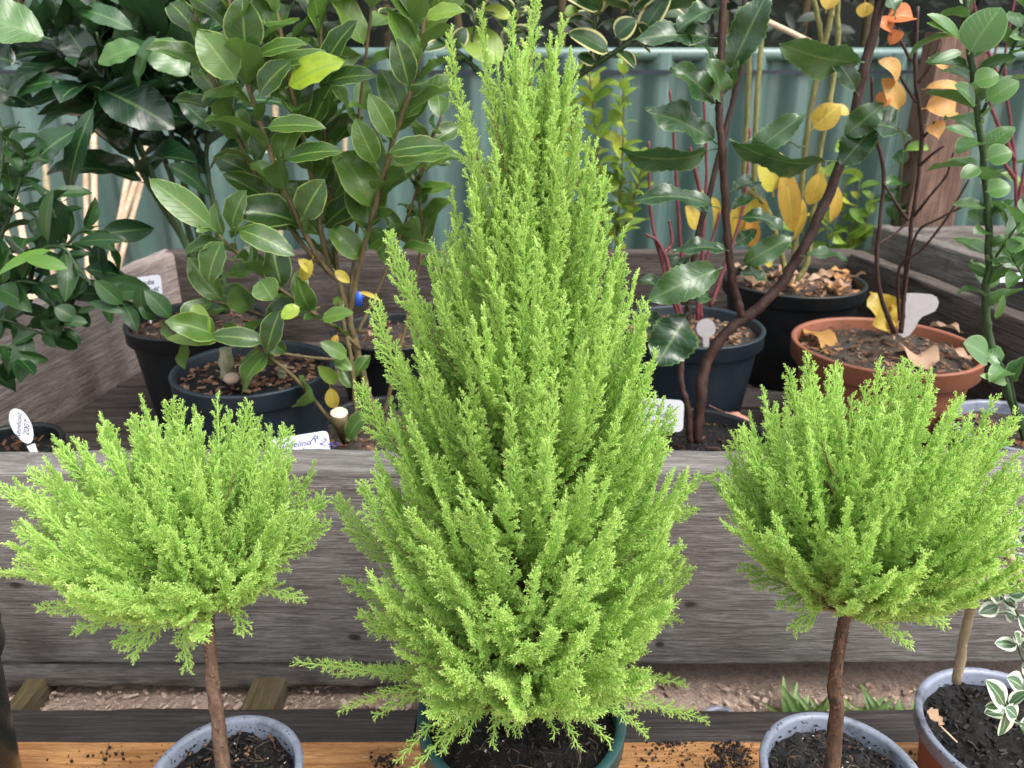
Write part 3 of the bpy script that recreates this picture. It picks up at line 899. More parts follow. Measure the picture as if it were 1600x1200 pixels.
for i in range(NB):
    w = (i + .5) / NB
    zt_ = .070 + (HT - .02 - .070) * (w ** 1.16)
    rs = float(np.interp(zt_, prof_z, prof_r))
    az = i * 2.39996 + g.uniform(-.25, .25)
    rr = rs * (g.uniform(.34, .85) if i % 3 == 0 else g.uniform(.82, 1.07))
    if zt_ < .13 and math.sin(az) < .2: rr *= .74 + zt_ * 1.6
    if zt_ < .125 and math.sin(az) < .25 and g.random() < .62: continue
    if zt_ > .54 and g.random() < .38: continue
    rise = float(np.interp(zt_, [0, .08, .18, .3, .5, .66, .72], [-.018, .018, .080, .130, .150, .125, .09])) * g.uniform(.8, 1.2)
    z0 = max(.012, zt_ - rise)
    o = trunk_at(czs + z0)
    tip = Vector((CX + math.cos(az) * rr, CY + math.sin(az) * rr, czs + zt_ + g.uniform(-.012, .012)))
    tc = trunk_at(czs + zt_)
    tip.x += (tc.x - CX); tip.y += (tc.y - CY)
    hor = Vector((tip.x - o.x, tip.y - o.y, 0))
    bend = float(np.interp(zt_, [0, .1, .3, .7], [.5, .66, .80, .8]))
    c1 = o + hor * bend + Vector((0, 0, rise * (.18 if zt_ > .1 else .75) + (.016 if zt_ < .1 else 0)))
    soft = float(np.interp(zt_, [0, .25, .45, .7], [1.0, .72, .45, .12]))
    face = (hor.normalized() * .5 + Vector((0, 0, 1))) if zt_ < .15 else hor.normalized() + Vector((g.uniform(-.6, .6), g.uniform(-.6, .6), .3))
    B.append(dict(p0=o, p1=c1, p2=tip, bare=float(np.interp(zt_, [0, .2, .5, .7], [.28, .28, .2, .05])), soft=soft, face=face,
                  lmax=float(np.interp(zt_, [0, .1, .3, .55, .72], [.020, .026, .027, .024, .016]))))
def hb(tx, ty, dy, bx, by, soft=.6, cx=None, cy=None, lm=.026, bare=.1, cdy=None):
    p2 = at(tx, ty, CY + dy); p0 = at(bx, by, CY + dy * .25)
    p1 = at(cx, cy, CY + (dy * .6 if cdy is None else cdy)) if cx is not None else p0.lerp(p2, .5)
    B.append(dict(p0=p0, p1=p1, p2=p2, bare=bare, soft=soft, lmax=lm, face=(0.1, -1, .35)))
for q in [(703, 45, -.01, 790, 330, .15, 705, 190, .017), (752, 14, -.02, 800, 300, .15, 758, 160, .016), (726, 165, -.04, 800, 430, .25, 730, 300, .02),
          (800, 20, .0, 822, 250, .12, 800, 130, .014), (838, -12, 0, 824, 190, .12, 830, 60, .015), (880, 32, -.01, 830, 250, .12, 868, 110, .013),
          (897, 92, .0, 840, 300, .15, 892, 200, .014), (903, 180, -.03, 840, 400, .2, 900, 280, .018), (927, 262, -.02, 845, 480, .3, 915, 370, .022),
          (948, 275, .01, 860, 470, .3, 930, 360, .02), (608, 362, .0, 760, 640, .5, 625, 480, .026), (585, 470, .0, 740, 720, .55, 600, 590, .028),
          (562, 600, -.01, 720, 800, .6, 590, 690, .03), (975, 402, .0, 850, 640, .45, 950, 520, .026), (1006, 468, .0, 870, 720, .5, 985, 590, .028),
          (990, 560, -.03, 860, 780, .55, 970, 660, .028), (1052, 640, .0, 880, 860, .6, 1020, 720, .03), (1040, 690, -.04, 870, 880, .7, 1000, 770, .03),
          (525, 775, .02, 720, 960, .7, 560, 850, .03), (538, 905, .03, 720, 1010, .8, 600, 940, .026), (565, 750, -.05, 720, 930, .75, 590, 850, .03),
          (1085, 795, .0, 860, 930, .75, 1010, 820, .028), (1072, 880, .04, 880, 980, .8, 1000, 880, .03), (1058, 945, -.03, 850, 1010, .9, 960, 950, .03),
          (1062, 968, .02, 860, 1020, .9, 980, 960, .022), (455, 1034, .02, 790, 1085, 1, 640, 1050, .026), (520, 1055, .05, 770, 1060, 1, 640, 1040, .022),
          (528, 1112, .0, 790, 1070, 1, 650, 1055, .02), (583, 1122, -.03, 790, 1080, 1, 660, 1060, .02), (620, 1192, -.09, 800, 1090, 1, 690, 1090, .017),
          (645, 1205, -.10, 800, 1100, 1, 720, 1100, .02), (1108, 1128, .0, 840, 1085, 1, 990, 1080, .024), (1012, 1150, -.05, 830, 1080, 1, 950, 1080, .02),
          (955, 1165, -.085, 830, 1080, 1, 900, 1085, .016), (905, 1170, -.10, 825, 1080, 1, 870, 1080, .013), (868, 1150, -.09, 825, 1080, 1, 850, 1080, .012),
          (770, 1168, -.10, 810, 1075, 1, 770, 1090, .012), (725, 1160, -.10, 805, 1075, 1, 745, 1085, .014), (690, 1180, -.10, 805, 1080, 1, 720, 1095, .015),
          (1075, 1070, .03, 850, 1060, 1, 960, 1040, .024), (575, 985, -.03, 760, 1030, 1, 640, 985, .026), (560, 960, .0, 740, 1030, .9, 620, 990, .024)]:
    tx, ty, dy, bx, by, so, cx, cy, lm = q
    hb(tx, ty, dy, bx, by, so, cx, cy, lm * (.55 if so >= 1 else .75 if so < .2 else 1))
# the bent shoot that reaches over to the right
hb(1092, 744, .03, 880, 900, .75, 1050, 800, .016, .2)
a_ = at(1092, 744, CY + .03); b_ = at(1118, 742, CY + .032); c_ = at(1128, 775, CY + .03)
B.append(dict(p0=a_, p1=b_, p2=c_, bare=.0, soft=.7, lmax=.006, face=(0, -1, .2)))
cypress(ctree, B, 21)
boughs_wood(ctree, B, .0021)

# --- the two standards
M['trunk_dark'] = mat_bark('dark_cypress_bark', (0.018, 0.012, 0.009), (0.14, 0.075, 0.045), 110)
def standard(name, label, potc, potr, trunkpix, ctr_pix, rad, NB, seed, rimh=.02, soil='soil', heros=(), flat=.85, tilt=(0, 0)):
    pc = at(*potc)
    t = thing('potted_cypress', label, 'potted tree', (pc.x, pc.y, BZ))
    zz = pot(t, (pc.x, pc.y), potr, potr * .74, pc.z, BZ + .001, M['pot_brown'], M['rim_grey'], rimh, .0045, soil, .02, .006)
    chips(t, 'splashed_soil', (pc.x, pc.y), potr * .93, zz + .006, 240, (.001, .0042), M['crumbs'], (0, .6), 'stuff', .004, .8, .86)
    chips(t, 'soil_crumbs', (pc.x, pc.y), potr * .88, zz + .001, 420, (.002, .009), M['crumbs'], (0, 1), 'stuff', .005, .7)
    fibres(t, (pc.x, pc.y), potr * .85, zz + .003, 70)
    chips(t, 'bark_bits', (pc.x, pc.y), potr * .85, zz + .004, 34, (.003, .010), M['chips'], (0, .7), 'stuff', .006, .4)
    chips(t, 'perlite', (pc.x, pc.y), potr * .85, zz + .004, 14, (.0015, .003), M['perlite'], (0, 1), 'stuff', .006, .8)
    base = at(*trunkpix[0]); base.z = zz
    pts = resample([base] + [at(*q) for q in trunkpix[1:]], 22)
    s = MB(); s.tube(pts, [.0076 * (1 - .42 * i / 21) * (1 + .13 * mnoise.noise((i * .9, seed, 0))) + (.0024 if i == 0 else 0) for i in range(22)], 12, True, .14)
    # bark flakes and scars
    for i in range(150):
        k_ = random.randrange(0, 20); a = random.uniform(0, 6.28)
        p = pts[k_].lerp(pts[k_ + 1], random.random()) + Vector((math.cos(a), math.sin(a), 0)) * .0068 * (1 - .35 * k_ / 21)
        s.box(p, (.0016, .0018 * random.uniform(.6, 1.8), random.uniform(.002, .008)), Matrix.Rotation(a, 3, 'Z'))
    s.build('trunk', M['trunk'] if soil == 'soil' else M['trunk_dark'], t)
    head = pts[-1]; low = pts[-6]
    c = at(*ctr_pix)
    g = np.random.default_rng(seed)
    BB = []
    for i in range(NB):
        u = (i + .5) / NB
        el = math.asin(min(1, -.36 + 1.36 * u))
        az = i * 2.39996 + g.uniform(-.2, .2)
        rr = rad * (g.uniform(.45, .85) if i % 3 == 0 else g.uniform(.80, 1.14))
        if el < 0: rr *= g.uniform(.72, 1.0)
        d = Vector((math.cos(el) * math.cos(az), math.cos(el) * math.sin(az), math.sin(el) * flat))
        tip = c + d * rr
        tip.x += tilt[0] * d.z * rr; tip.y += tilt[1] * d.z * rr
        o = low.lerp(head, g.uniform(.1, 1))
        ax = tip - o
        c1 = o + Vector((ax.x * .66, ax.y * .66, ax.z * .22)) + Vector((0, 0, .004))
        soft = .85 - .4 * max(0, min(1, d.z + .35))
        BB.append(dict(p0=o, p1=c1, p2=tip, bare=.26, soft=soft, lmax=float(np.interp(d.z, [-.3, 0, .35, 1], [.013, .019, .026, .026])),
                       face=Vector((0, 0, 1)) + Vector((g.normal(0, .5), g.normal(0, .5), 0)) if d.z < .4 else Vector((g.normal(0, 1), g.normal(0, 1), .2))))
    for q in heros:
        tx, ty, dy, bx, by, cx, cy, lm = q
        p2 = at(tx, ty, c.y + dy); p0 = at(bx, by, head.y + dy * .2); p1 = at(cx, cy, c.y + dy * .6)
        BB.append(dict(p0=p0, p1=p1, p2=p2, bare=.2, soft=.6, lmax=lm, face=(.1, -1, .5)))
    cypress(t, BB, seed)
    boughs_wood(t, BB, .0024)
    return t

std_l = standard('l', 'lollipop lemon cypress with a lopsided head on a thin trunk, left of the tall one', (352, 1207, .606), .080,
    [(345, 1190, .60), (338, 1110, .603), (330, 1040, .606), (326, 970, .61), (322, 890, .615)], (268, 822, .62), .129, 285, 31, .018, 'soil',
    [(0, 762, -.02, 290, 880, 100, 830, .026), (20, 888, 0, 290, 900, 140, 920, .028), (42, 735, .03, 290, 860, 130, 800, .026), (92, 700, .02, 280, 850, 150, 770, .028),
     (60, 950, -.02, 300, 910, 170, 950, .024), (212, 650, 0, 300, 840, 225, 740, .028), (268, 622, .0, 310, 830, 270, 720, .026), (388, 628, .02, 330, 840, 380, 720, .024),
     (448, 668, .02, 340, 860, 430, 750, .028), (505, 775, .02, 340, 880, 470, 830, .026), (510, 812, .0, 335, 890, 460, 880, .026), (475, 938, .02, 335, 910, 420, 915, .016),
     (295, 1050, -.03, 318, 930, 270, 975, .022), (205, 1030, -.05, 310, 930, 230, 970, .022), (185, 1012, -.03, 310, 920, 220, 960, .022), (385, 990, -.03, 328, 920, 370, 940, .02),
     (115, 985, .0, 300, 920, 190, 960, .024), (28, 820, .0, 290, 880, 120, 860, .026), (165, 660, .01, 290, 850, 190, 750, .026)])
std_r = standard('r', 'lollipop lemon cypress with an upright head on a thin trunk, right of the tall one', (1316, 1206, .606), .084,
    [(1305, 1185, .605), (1308, 1110, .606), (1303, 1080, .606), (1310, 1020, .608), (1320, 960, .61), (1325, 880, .612)], (1360, 786, .62), .134, 265, 37, .018, 'soil_frost',
    [(1128, 742, 0, 1290, 880, 1190, 850, .024), (1155, 885, 0, 1300, 920, 1210, 920, .02), (1160, 668, .0, 1300, 860, 1190, 770, .024), (1232, 575, 0, 1320, 800, 1245, 690, .022),
     (1262, 552, -.02, 1325, 800, 1265, 670, .02), (1300, 570, .02, 1330, 800, 1310, 690, .02), (1373, 565, .0, 1340, 800, 1370, 690, .02), (1452, 580, .0, 1350, 800, 1440, 690, .022),
     (1497, 620, .02, 1350, 830, 1470, 730, .024), (1566, 662, .02, 1355, 850, 1510, 740, .024), (1600, 760, .0, 1355, 880, 1500, 850, .026), (1590, 830, .0, 1350, 890, 1480, 880, .022),
     (1560, 888, -.02, 1345, 930, 1450, 905, .026), (1480, 975, -.03, 1335, 930, 1420, 940, .02), (1425, 1010, -.03, 1330, 950, 1380, 970, .016), (1215, 945, -.04, 1310, 920, 1250, 920, .02),
     (1240, 985, -.03, 1315, 930, 1265, 950, .02), (1345, 958, -.06, 1325, 930, 1340, 935, .018), (1412, 560, .03, 1340, 800, 1405, 690, .02), (1205, 640, .0, 1310, 850, 1225, 760, .024)], .95)
tr = base_of(std_l)

# ------------------------------------------------------------------ pots on the bench: far right and far left
pc = at(1586, 1142, .665)
var = thing('potted_shrub', 'green and white variegated shrub in a pale rimmed brown pot at the right edge', 'potted shrub', (pc.x, pc.y, BZ))
zz = pot(var, (pc.x, pc.y), .102, .078, pc.z, BZ + .001, M['pot_brown'], M['rim_grey'], .020, .0045, 'soil', .018, .006)
chips(var, 'soil_crumbs', (pc.x, pc.y), .09, zz + .001, 560, (.002, .010), M['crumbs'], (0, 1), 'stuff', .005, .7)
s = MB()
v1 = stem(s, [(1615, 1180, .64), (1590, 1130, .62), (1572, 1100, .60)], .0014, .001, 8)
v2 = stem(s, [(1640, 1170, .67), (1620, 1050, .66), (1590, 960, .67), (1568, 930, .68)], .0016, .001, 10)
v3 = stem(s, [(1620, 1050, .66), (1598, 1030, .65), (1590, 1008, .65)], .0012, .0009, 6)
v4 = stem(s, [(1650, 1150, .68), (1625, 960, .68), (1600, 850, .70), (1585, 800, .72)], .0016, .001, 10)
s.build('stem', M['stem_green'], var)
s = MB()
for (b, t, Y, w_, tt) in [((1570, 1105), (1551, 1068), .60, 36, .5), ((1570, 1104), (1590, 1120), .60, 30, .3), ((1572, 1106), (1568, 1152), .60, 32, .6), ((1567, 1104), (1544, 1104), .60, 17, .9),
                          ((1590, 1008), (1560, 1005), .65, 22, .4), ((1592, 1006), (1590, 990), .65, 22, .7), ((1595, 1010), (1612, 1006), .65, 24, .2), ((1598, 1075), (1580, 1060), .64, 36, .5), ((1596, 1040), (1612, 1045), .65, 30, .5),
                          ((1562, 945), (1533, 958), .68, 24, .6), ((1562, 940), (1548, 925), .68, 22, .2), ((1566, 938), (1590, 945), .68, 26, .3), ((1570, 950), (1585, 970), .68, 24, .1), ((1575, 930), (1600, 925), .68, 26, .5), ((1565, 915), (1585, 905), .69, 22, .3),
                          ((1592, 850), (1570, 842), .70, 22, .3), ((1594, 845), (1612, 838), .70, 24, .2), ((1590, 820), (1578, 806), .71, 22, .5), ((1590, 960), (1606, 985), .67, 26, .2), ((1600, 880), (1620, 890), .70, 26, .4)]:
    hero(s, b, t, Y, w_, -.006, (random.uniform(-.3, .3), -.7, .8), tint=tt, fold=.2, droop=.35, petiole=.05, a=.95, b=.7)
for pts, n_ in ((v2, 7), (v4, 12), (v1, 4)):
    leafy(s, pts, .026, .015, n_, .3, 1.0, 60, tints=(0, 1), droop=.4, fold=.2, a=.95, b=.7)
s.build('foliage', M['lf_var'], var)
for nm, pl, r_, lab in (('support_cane', [(1493, 1065, .70), (1512, 970, .70), (1535, 880, .705), (1552, 810, .71), (1566, 740, .72)], .0052, 'straight bamboo cane pushed into the pot of the variegated shrub'),
                        ('support_cane', [(1625, 960, .66), (1598, 912, .665), (1578, 875, .67), (1556, 840, .67), (1530, 790, .675)], .0048, 'bent brown cane leaning left across the bamboo cane')):
    s = MB(); stem(s, pl, r_, r_ * .9, 14, .06, 10)
    for q in (0.35, .75):
        pass
    tag(s.build(nm, M['cane_dull'], None), lab, 'cane')
s = MB(); hero(s, (1448, 1115), (1478, 1125), .615, 26, .0, (0, -.3, 1), tint=.3, fold=.2, droop=.6, petiole=0, wave=.15)
tag(s.build('fallen_leaf', M['lf_dry']), 'small brown dry leaf on the soil of the variegated shrub pot', 'leaf')
s = MB(); pp = at(1478, 1152, .60); qq = at(1497, 1160, .60); pp.z = qq.z = zz + .008
p1_ = at(1467, 1132, .615); p2_ = at(1496, 1160, .60)
s.tube([p1_, p2_], [.0011, .0008], 5)
tag(s.build('straw', M['cane']), 'thin pale straw lying on dark soil at the right', 'straw')

pc = Vector((-.634, .62, CAM_Z - .54))
fl = thing('plant_pot', 'tall dark green plastic pot cut off by the left edge of the bench', 'pot', (pc.x, pc.y, BZ))
pot(fl, (pc.x, pc.y), .102, .073, pc.z, BZ + .001, M['pot_gloss'], M['pot_gloss'], .03, .004, 'soil', .03)

# crumbs spilled on the plank
s = MB()
for (cx_, cy_, n_, sx, sy) in [(1050, 1158, 60, 14, 6), (1135, 1165, 70, 12, 14), (1155, 1185, 60, 14, 10), (1120, 1195, 30, 10, 6), (600, 1190, 25, 12, 6), (400, 1195, 10, 20, 5), (1065, 1185, 30, 60, 10), (1415, 1190, 20, 20, 10), (180, 1185, 14, 60, 10)]:
    for i in range(n_ * 5):
        q = at(random.gauss(cx_, sx), random.gauss(cy_, sy), .7)
        # drop the point on to the plank
        d = Vector((q.x, q.y, q.z - CAM_Z)); k_ = (BZ - CAM_Z) / d.z
        q = Vector((d.x * k_, d.y * k_, BZ + .0015))
        if q.y > .778: continue
        l = random.uniform(.0007, .0015) + .0028 * random.random() ** 5
        s.box(q, (l, l * random.uniform(.5, 1), l * .7), Matrix.Rotation(random.uniform(0, 3), 3, 'Z') @ Matrix.Rotation(random.uniform(0, 1), 3, 'X'), random.random())
tag(s.build('spilled_soil', M['crumbs'], None, False), kind='stuff')

# ------------------------------------------------------------------ pots in the bed
def bed_pot(name, label, cat, pix, Y, r, body, rim, soil='soil_dry', mulch=0, tint=(0, 1), r_bot=.76, rim_h=.03, z_bot=None, msize=(.006, .02)):
    c = at(pix[0], pix[1], Y)
    t = thing(name, label, cat, (c.x, c.y, FLOOR))
    z = pot(t, (c.x, c.y), r, r * r_bot, c.z, (FLOOR + .001) if z_bot is None else z_bot, body, rim, rim_h, .005, soil, .022, .006)
    if mulch:
        chips(t, 'bark_mulch', (c.x, c.y), r * .9, z + .001, mulch, msize, M['chips'], tint, 'stuff', .006, .35)
    return t, c, z

# 1 pot with cut stumps
p_st, c_st, z_st = bed_pot('potted_shrub', 'dark blue pot of cut back stumps and bark chips behind the left lollipop tree', 'potted shrub', (397, 572), 1.15, .126, M['pot_navy'], M['pot_navy'], 'soil', 260)
for (pl, r_) in (([(354, 592, 1.10), (354, 570, 1.10), (352, 545, 1.10)], .009), ([(384, 598, 1.09), (384, 580, 1.09), (386, 562, 1.09)], .008), ([(440, 590, 1.13), (443, 570, 1.13)], .006)):
    s = MB()
    pts = resample([at(*q) for q in pl], 9)
    s.tube(pts, [r_ * (1.25 if j in (4, 5) else 1.0) * random.uniform(.94, 1.06) for j in range(9)], 10, True, .1)
    s.build('stump', M['stem_pale'], p_st)
pb = at(362, 594, 1.07)
s = MB()
for i in range(9):
    pass
s.lathe([(.001, -.007), (.008, -.006), (.0125, 0), (.010, .006), (.004, .009), (.001, .0095)], at(362, 592, 1.075), 14)
tag(s.build('pebble', M['pebble']), 'pale tan pebble beside the cut stumps', 'pebble')

# 2 laurel
p_la, c_la, z_la = bed_pot('potted_shrub', 'big dark glossy leaved laurel in a black pot at the back left', 'potted shrub', (308, 497), 1.42, .130, M['pot_black'], M['pot_black'], 'soil_dry', 150)
LAY = 1.40
def branch(parent, pix, r0, r1, mat, n=16, name='stem'):
    s = MB(); pts = stem(s, pix, r0, r1, n); s.build(name, mat, parent); return pts
las = [[(340, 490, 1.42), (315, 420, 1.42), (258, 330, 1.40), (215, 255, 1.38), (180, 150, 1.36), (150, 50, 1.34)],
       [(345, 490, 1.44), (300, 330, 1.44), (270, 220, 1.43), (262, 110, 1.42), (250, 0, 1.41)],
       [(350, 490, 1.45), (318, 330, 1.46), (300, 220, 1.46), (298, 120, 1.45), (290, -20, 1.44)],
       [(330, 485, 1.40), (290, 380, 1.40), (222, 240, 1.38), (205, 180, 1.37), (110, 90, 1.34), (60, 20, 1.33)],
       [(335, 490, 1.46), (285, 330, 1.47), (240, 200, 1.46), (195, 90, 1.45), (200, -20, 1.44)],
       [(355, 490, 1.43), (340, 360, 1.45), (322, 240, 1.46), (335, 120, 1.46)]]
lap = [branch(p_la, q, .0065, .003, M['stem_green'], 18) for q in las]
s = MB()
kw = dict(droop=.55, fold=.22, wave=.05, nw=2, a=.92, b=.72)
for pts, t0, cnt in ((lap[0], .5, 24), (lap[1], .45, 22), (lap[2], .45, 20), (lap[3], .48, 26), (lap[4], .5, 26), (lap[5], .45, 10)):
    leafy(s, pts, .155, .062, cnt, t0, 1.0, 60, tints=(0, .5), **kw)
for (b, t, Y, w_, tt, dy) in [((80, 62), (-60, 15), 1.24, 85, .97, -.03), ((100, 125), (8, 140), 1.26, 46, .45, -.02), ((146, 134), (262, 188), 1.28, 80, .05, -.03), ((226, 72), (153, 92), 1.26, 46, .95, -.02), ((300, 122), (228, 62), 1.26, 62, .96, 0),
                              ((128, 198), (30, 262), 1.22, 66, .4, -.03), ((150, 158), (98, 292), 1.25, 36, .3, -.03), ((60, 170), (-30, 120), 1.28, 50, .1, -.02), ((150, 110), (100, 40), 1.3, 50, .05, 0), ((120, 190), (70, 250), 1.30, 50, .1, 0), ((30, 190), (-10, 260), 1.25, 46, .15, 0),
                              ((215, 50), (120, 5), 1.28, 40, .7, 0), ((248, 50), (205, 130), 1.24, 40, .8, 0), ((275, 150), (330, 200), 1.28, 30, .3, 0), ((110, 60), (100, 0), 1.32, 50, .1, 0), ((30, 100), (-40, 80), 1.3, 60, .1, 0), ((200, 190), (180, 230), 1.33, 40, .1, 0), ((75, 30), (130, 80), 1.32, 50, .05, 0)]:
    hero(s, b, t, Y, w_, dy, None, tint=tt, fold=.2, droop=.4, wave=.03, teeth=.018, nt_=12, a=.95, b=.7)
s.build('foliage', M['lf_laurel'], p_la)

# 3 griselinia in a black pot by the cypress
p_gr, c_gr, z_gr = bed_pot('potted_shrub', 'pale edged glossy green shrub with many brown stems between laurel and tall cypress', 'potted shrub', (600, 660), 1.15, .115, M['pot_black'], M['pot_black'], 'soil_dry', 90)
GY = 1.12
grs = [([(585, 650, 1.11), (560, 560, 1.12), (548, 500, 1.12), (530, 440, 1.12)], .0075, .006, 0),
       ([(530, 440, 1.12), (491, 394, 1.11), (431, 262, 1.10), (386, 127, 1.09), (367, 45, 1.08), (352, -30, 1.08)], .0052, .003, 22),
       ([(530, 440, 1.12), (510, 405, 1.13), (480, 244, 1.13), (457, 150, 1.12), (439, 56, 1.12), (424, -30, 1.12)], .0052, .003, 22),
       ([(540, 470, 1.14), (525, 412, 1.16), (510, 244, 1.17), (502, 131, 1.17), (502, -20, 1.17)], .005, .003, 20),
       ([(545, 490, 1.12), (559, 431, 1.11), (577, 356, 1.10), (611, 232, 1.09), (645, 131, 1.08), (660, 56, 1.08), (668, -30, 1.08)], .0055, .0035, 26),
       ([(530, 440, 1.13), (476, 386, 1.14), (412, 292, 1.15), (367, 206, 1.15), (322, 94, 1.15), (298, -20, 1.15)], .005, .003, 22),
       ([(562, 545, 1.11), (530, 515, 1.09), (470, 475, 1.07), (403, 424, 1.06), (337, 363, 1.05)], .004, .0022, 17),
       ([(545, 690, 1.06), (515, 655, 1.07), (470, 600, 1.06), (430, 565, 1.05), (400, 540, 1.05)], .0042, .0025, 3),
       ([(552, 560, 1.10), (500, 560, 1.07), (420, 548, 1.05), (320, 522, 1.03), (270, 530, 1.03)], .0032, .0018, 6),
       ([(600, 650, 1.15), (640, 480, 1.18), (660, 375, 1.18), (655, 280, 1.18), (690, 180, 1.18)], .0045, .0025, 12),
       ([(555, 690, 1.07), (556, 640, 1.08), (548, 560, 1.09), (530, 470, 1.10)], .0045, .0035, 4),
       ([(560, 520, 1.13), (600, 430, 1.15), (640, 330, 1.16), (670, 240, 1.16)], .0035, .002, 8),
       ([(500, 480, 1.12), (440, 500, 1.09), (380, 480, 1.07), (330, 470, 1.06)], .003, .0018, 6),
       ([(545, 480, 1.14), (560, 330, 1.17), (560, 200, 1.18), (575, 60, 1.18), (585, -20, 1.18)], .004, .0022, 9)]
s = MB()
for (pix, r0, r1, cnt) in grs:
    pts = branch(p_gr, pix, r0 * .8, r1 * .8, M['stem_brown'], 18)
    cnt = int(cnt * 1.12)
    if cnt:
        big = pix[-1][1] < 60
        leafy(s, pts, .094 if big else .072, .047 if big else .037, cnt, .22 if big else .35, 1.0, 46, tints=(0, .72) if random.random() < .7 else (.2, .8), droop=.5, fold=.28, wave=.07, nw=2, a=.85, b=.75, facing=(0, -.55, .8))
for (b, t, Y, w_, tt) in [((446, 138), (526, 88), 1.06, 62, 1.0), ((396, 90), (470, 60), 1.07, 34, .4), ((372, 130), (314, 48), 1.05, 62, .6), ((384, 90), (378, 0), 1.06, 60, .2), ((402, 152), (444, 95), 1.06, 48, .15), ((400, 105), (532, 78), 1.08, 34, .45),
                          ((410, 200), (500, 190), 1.05, 36, .4), ((440, 250), (526, 228), 1.05, 38, .25), ((338, 362), (238, 280), 1.04, 46, .55), ((350, 372), (318, 440), 1.03, 52, .35), ((360, 365), (375, 300), 1.04, 50, .35), ((365, 355), (455, 390), 1.03, 44, .3),
                          ((470, 345), (500, 285), 1.04, 52, .2), ((405, 435), (425, 466), 1.03, 44, .6), ((500, 500), (545, 485), 1.02, 26, .75), ((470, 478), (440, 495), 1.02, 24, .95), ((345, 535), (262, 525), 1.02, 24, .8), ((440, 480), (412, 550), 1.03, 40, .1),
                          ((420, 535), (330, 520), 1.03, 34, .2), ((660, 30), (720, 10), 1.04, 36, .8), ((590, 260), (556, 190), 1.05, 40, .5), ((600, 240), (690, 220), 1.04, 40, .2), ((640, 140), (620, 60), 1.05, 42, .1), ((500, 120), (545, 30), 1.08, 50, .1), ((505, 130), (580, 110), 1.08, 40, .15),
                          ((530, 600), (500, 575), 1.04, 22, .8), ((520, 560), (548, 575), 1.04, 22, .6), ((615, 220), (580, 150), 1.05, 36, .5), ((540, 690), (570, 640), 1.03, 30, .5), ((545, 560), (505, 535), 1.03, 26, .7), ((300, 470), (325, 520), 1.03, 26, .8), ((350, 105), (320, 60), 1.1, 46, .5)]:
    hero(s, b, t, Y, w_, -.015, None, tint=tt, fold=.2, droop=.4, wave=.04, a=.85, b=.72)
s.build('foliage', M['lf_gris'], p_gr)
s = MB()
for (b, t, w_, tt) in [((520, 420), (545, 440), 16, .1), ((490, 430), (470, 405), 18, .05), ((515, 600), (522, 640), 22, .3), ((490, 400), (470, 440), 20, .1), ((555, 455), (594, 465), 8, .4), ((528, 520), (520, 540), 12, .8), ((510, 300), (500, 325), 14, .3)]:
    hero(s, b, t, 1.05, w_, -.01, None, tint=tt, fold=.3, droop=.8, petiole=.15)
s.build('yellowed_leaves', M['lf_yellow'], p_gr)
s = MB()
cpt = at(530, 645, 1.055)
ax_ = Vector((.08, -.22, 1)).normalized()
s.tube([cpt - ax_ * .055 + Vector((.008, .004, 0)), cpt - ax_ * .02, cpt - ax_ * .001], [.009, .0105, .0132], 18, True, .06)
stub = s.build('cut_stump', M['stem_brown'], p_gr)
s = MB(); s.tube([cpt - ax_ * .0005, cpt + ax_ * .0012], [.0128, .0126], 22, True, .04)
s.build('cut_face', M['cut_wood'], stub, False)
s = MB()
cb = at(561, 467, 1.06)
s.box(cb, (.009, .004, .021), Matrix.Rotation(R(8), 3, 'Y')); s.tube([cb + Vector((-.006, 0, .002)), cb + Vector((0, .004, .002)), cb + Vector((.007, 0, .003))], .0012, 6)
tag(s.build('plant_clip', M['blue']), 'small bright blue plastic clip on the brown stems left of the tall cypress', 'clip')

bed_pot('plant_pot', 'plain black pot in shade behind the brown stems left of the tall cypress', 'pot', (612, 515), 1.44, .118, M['pot_black'], M['pot_black'], 'soil_dry', 80)
# 4 dark shrub at the left
p_dk = thing('shrub', 'dense dark green shrub leaning in from the left edge over the side board', 'shrub', (-1.10, 1.12, 0))
dks = [([(-180, 620, 1.12), (-60, 540, 1.12), (30, 470, 1.12), (60, 380, 1.12), (75, 300, 1.12)], .006, .002, 22),
       ([(-60, 540, 1.12), (10, 430, 1.10), (90, 385, 1.09), (140, 440, 1.08), (205, 480, 1.07)], .004, .0018, 20),
       ([(-100, 560, 1.14), (-20, 420, 1.15), (20, 320, 1.16), (40, 250, 1.16)], .004, .002, 18),
       ([(-60, 540, 1.10), (0, 500, 1.09), (60, 520, 1.08), (105, 508, 1.07)], .003, .0015, 16),
       ([(-100, 560, 1.10), (-30, 470, 1.09), (30, 440, 1.09), (80, 455, 1.09), (120, 490, 1.08)], .003, .0015, 18),
       ([(-120, 600, 1.08), (-40, 560, 1.07), (10, 540, 1.06), (30, 560, 1.06)], .003, .0015, 12),
       ([(30, 470, 1.12), (90, 400, 1.12), (130, 360, 1.12), (170, 380, 1.12)], .003, .0015, 14),
       ([(-60, 540, 1.14), (-20, 380, 1.16), (0, 280, 1.17), (10, 200, 1.18)], .003, .0015, 12)]
s = MB()
for (pix, r0, r1, cnt) in dks:
    pts = branch(p_dk, pix, r0, r1, M['stem_green'], 16)
    leafy(s, pts, .072, .028, cnt, .25, 1.0, 52, tints=(0, .7), droop=.4, fold=.2, wave=.03, nw=2, a=.9, b=.8)
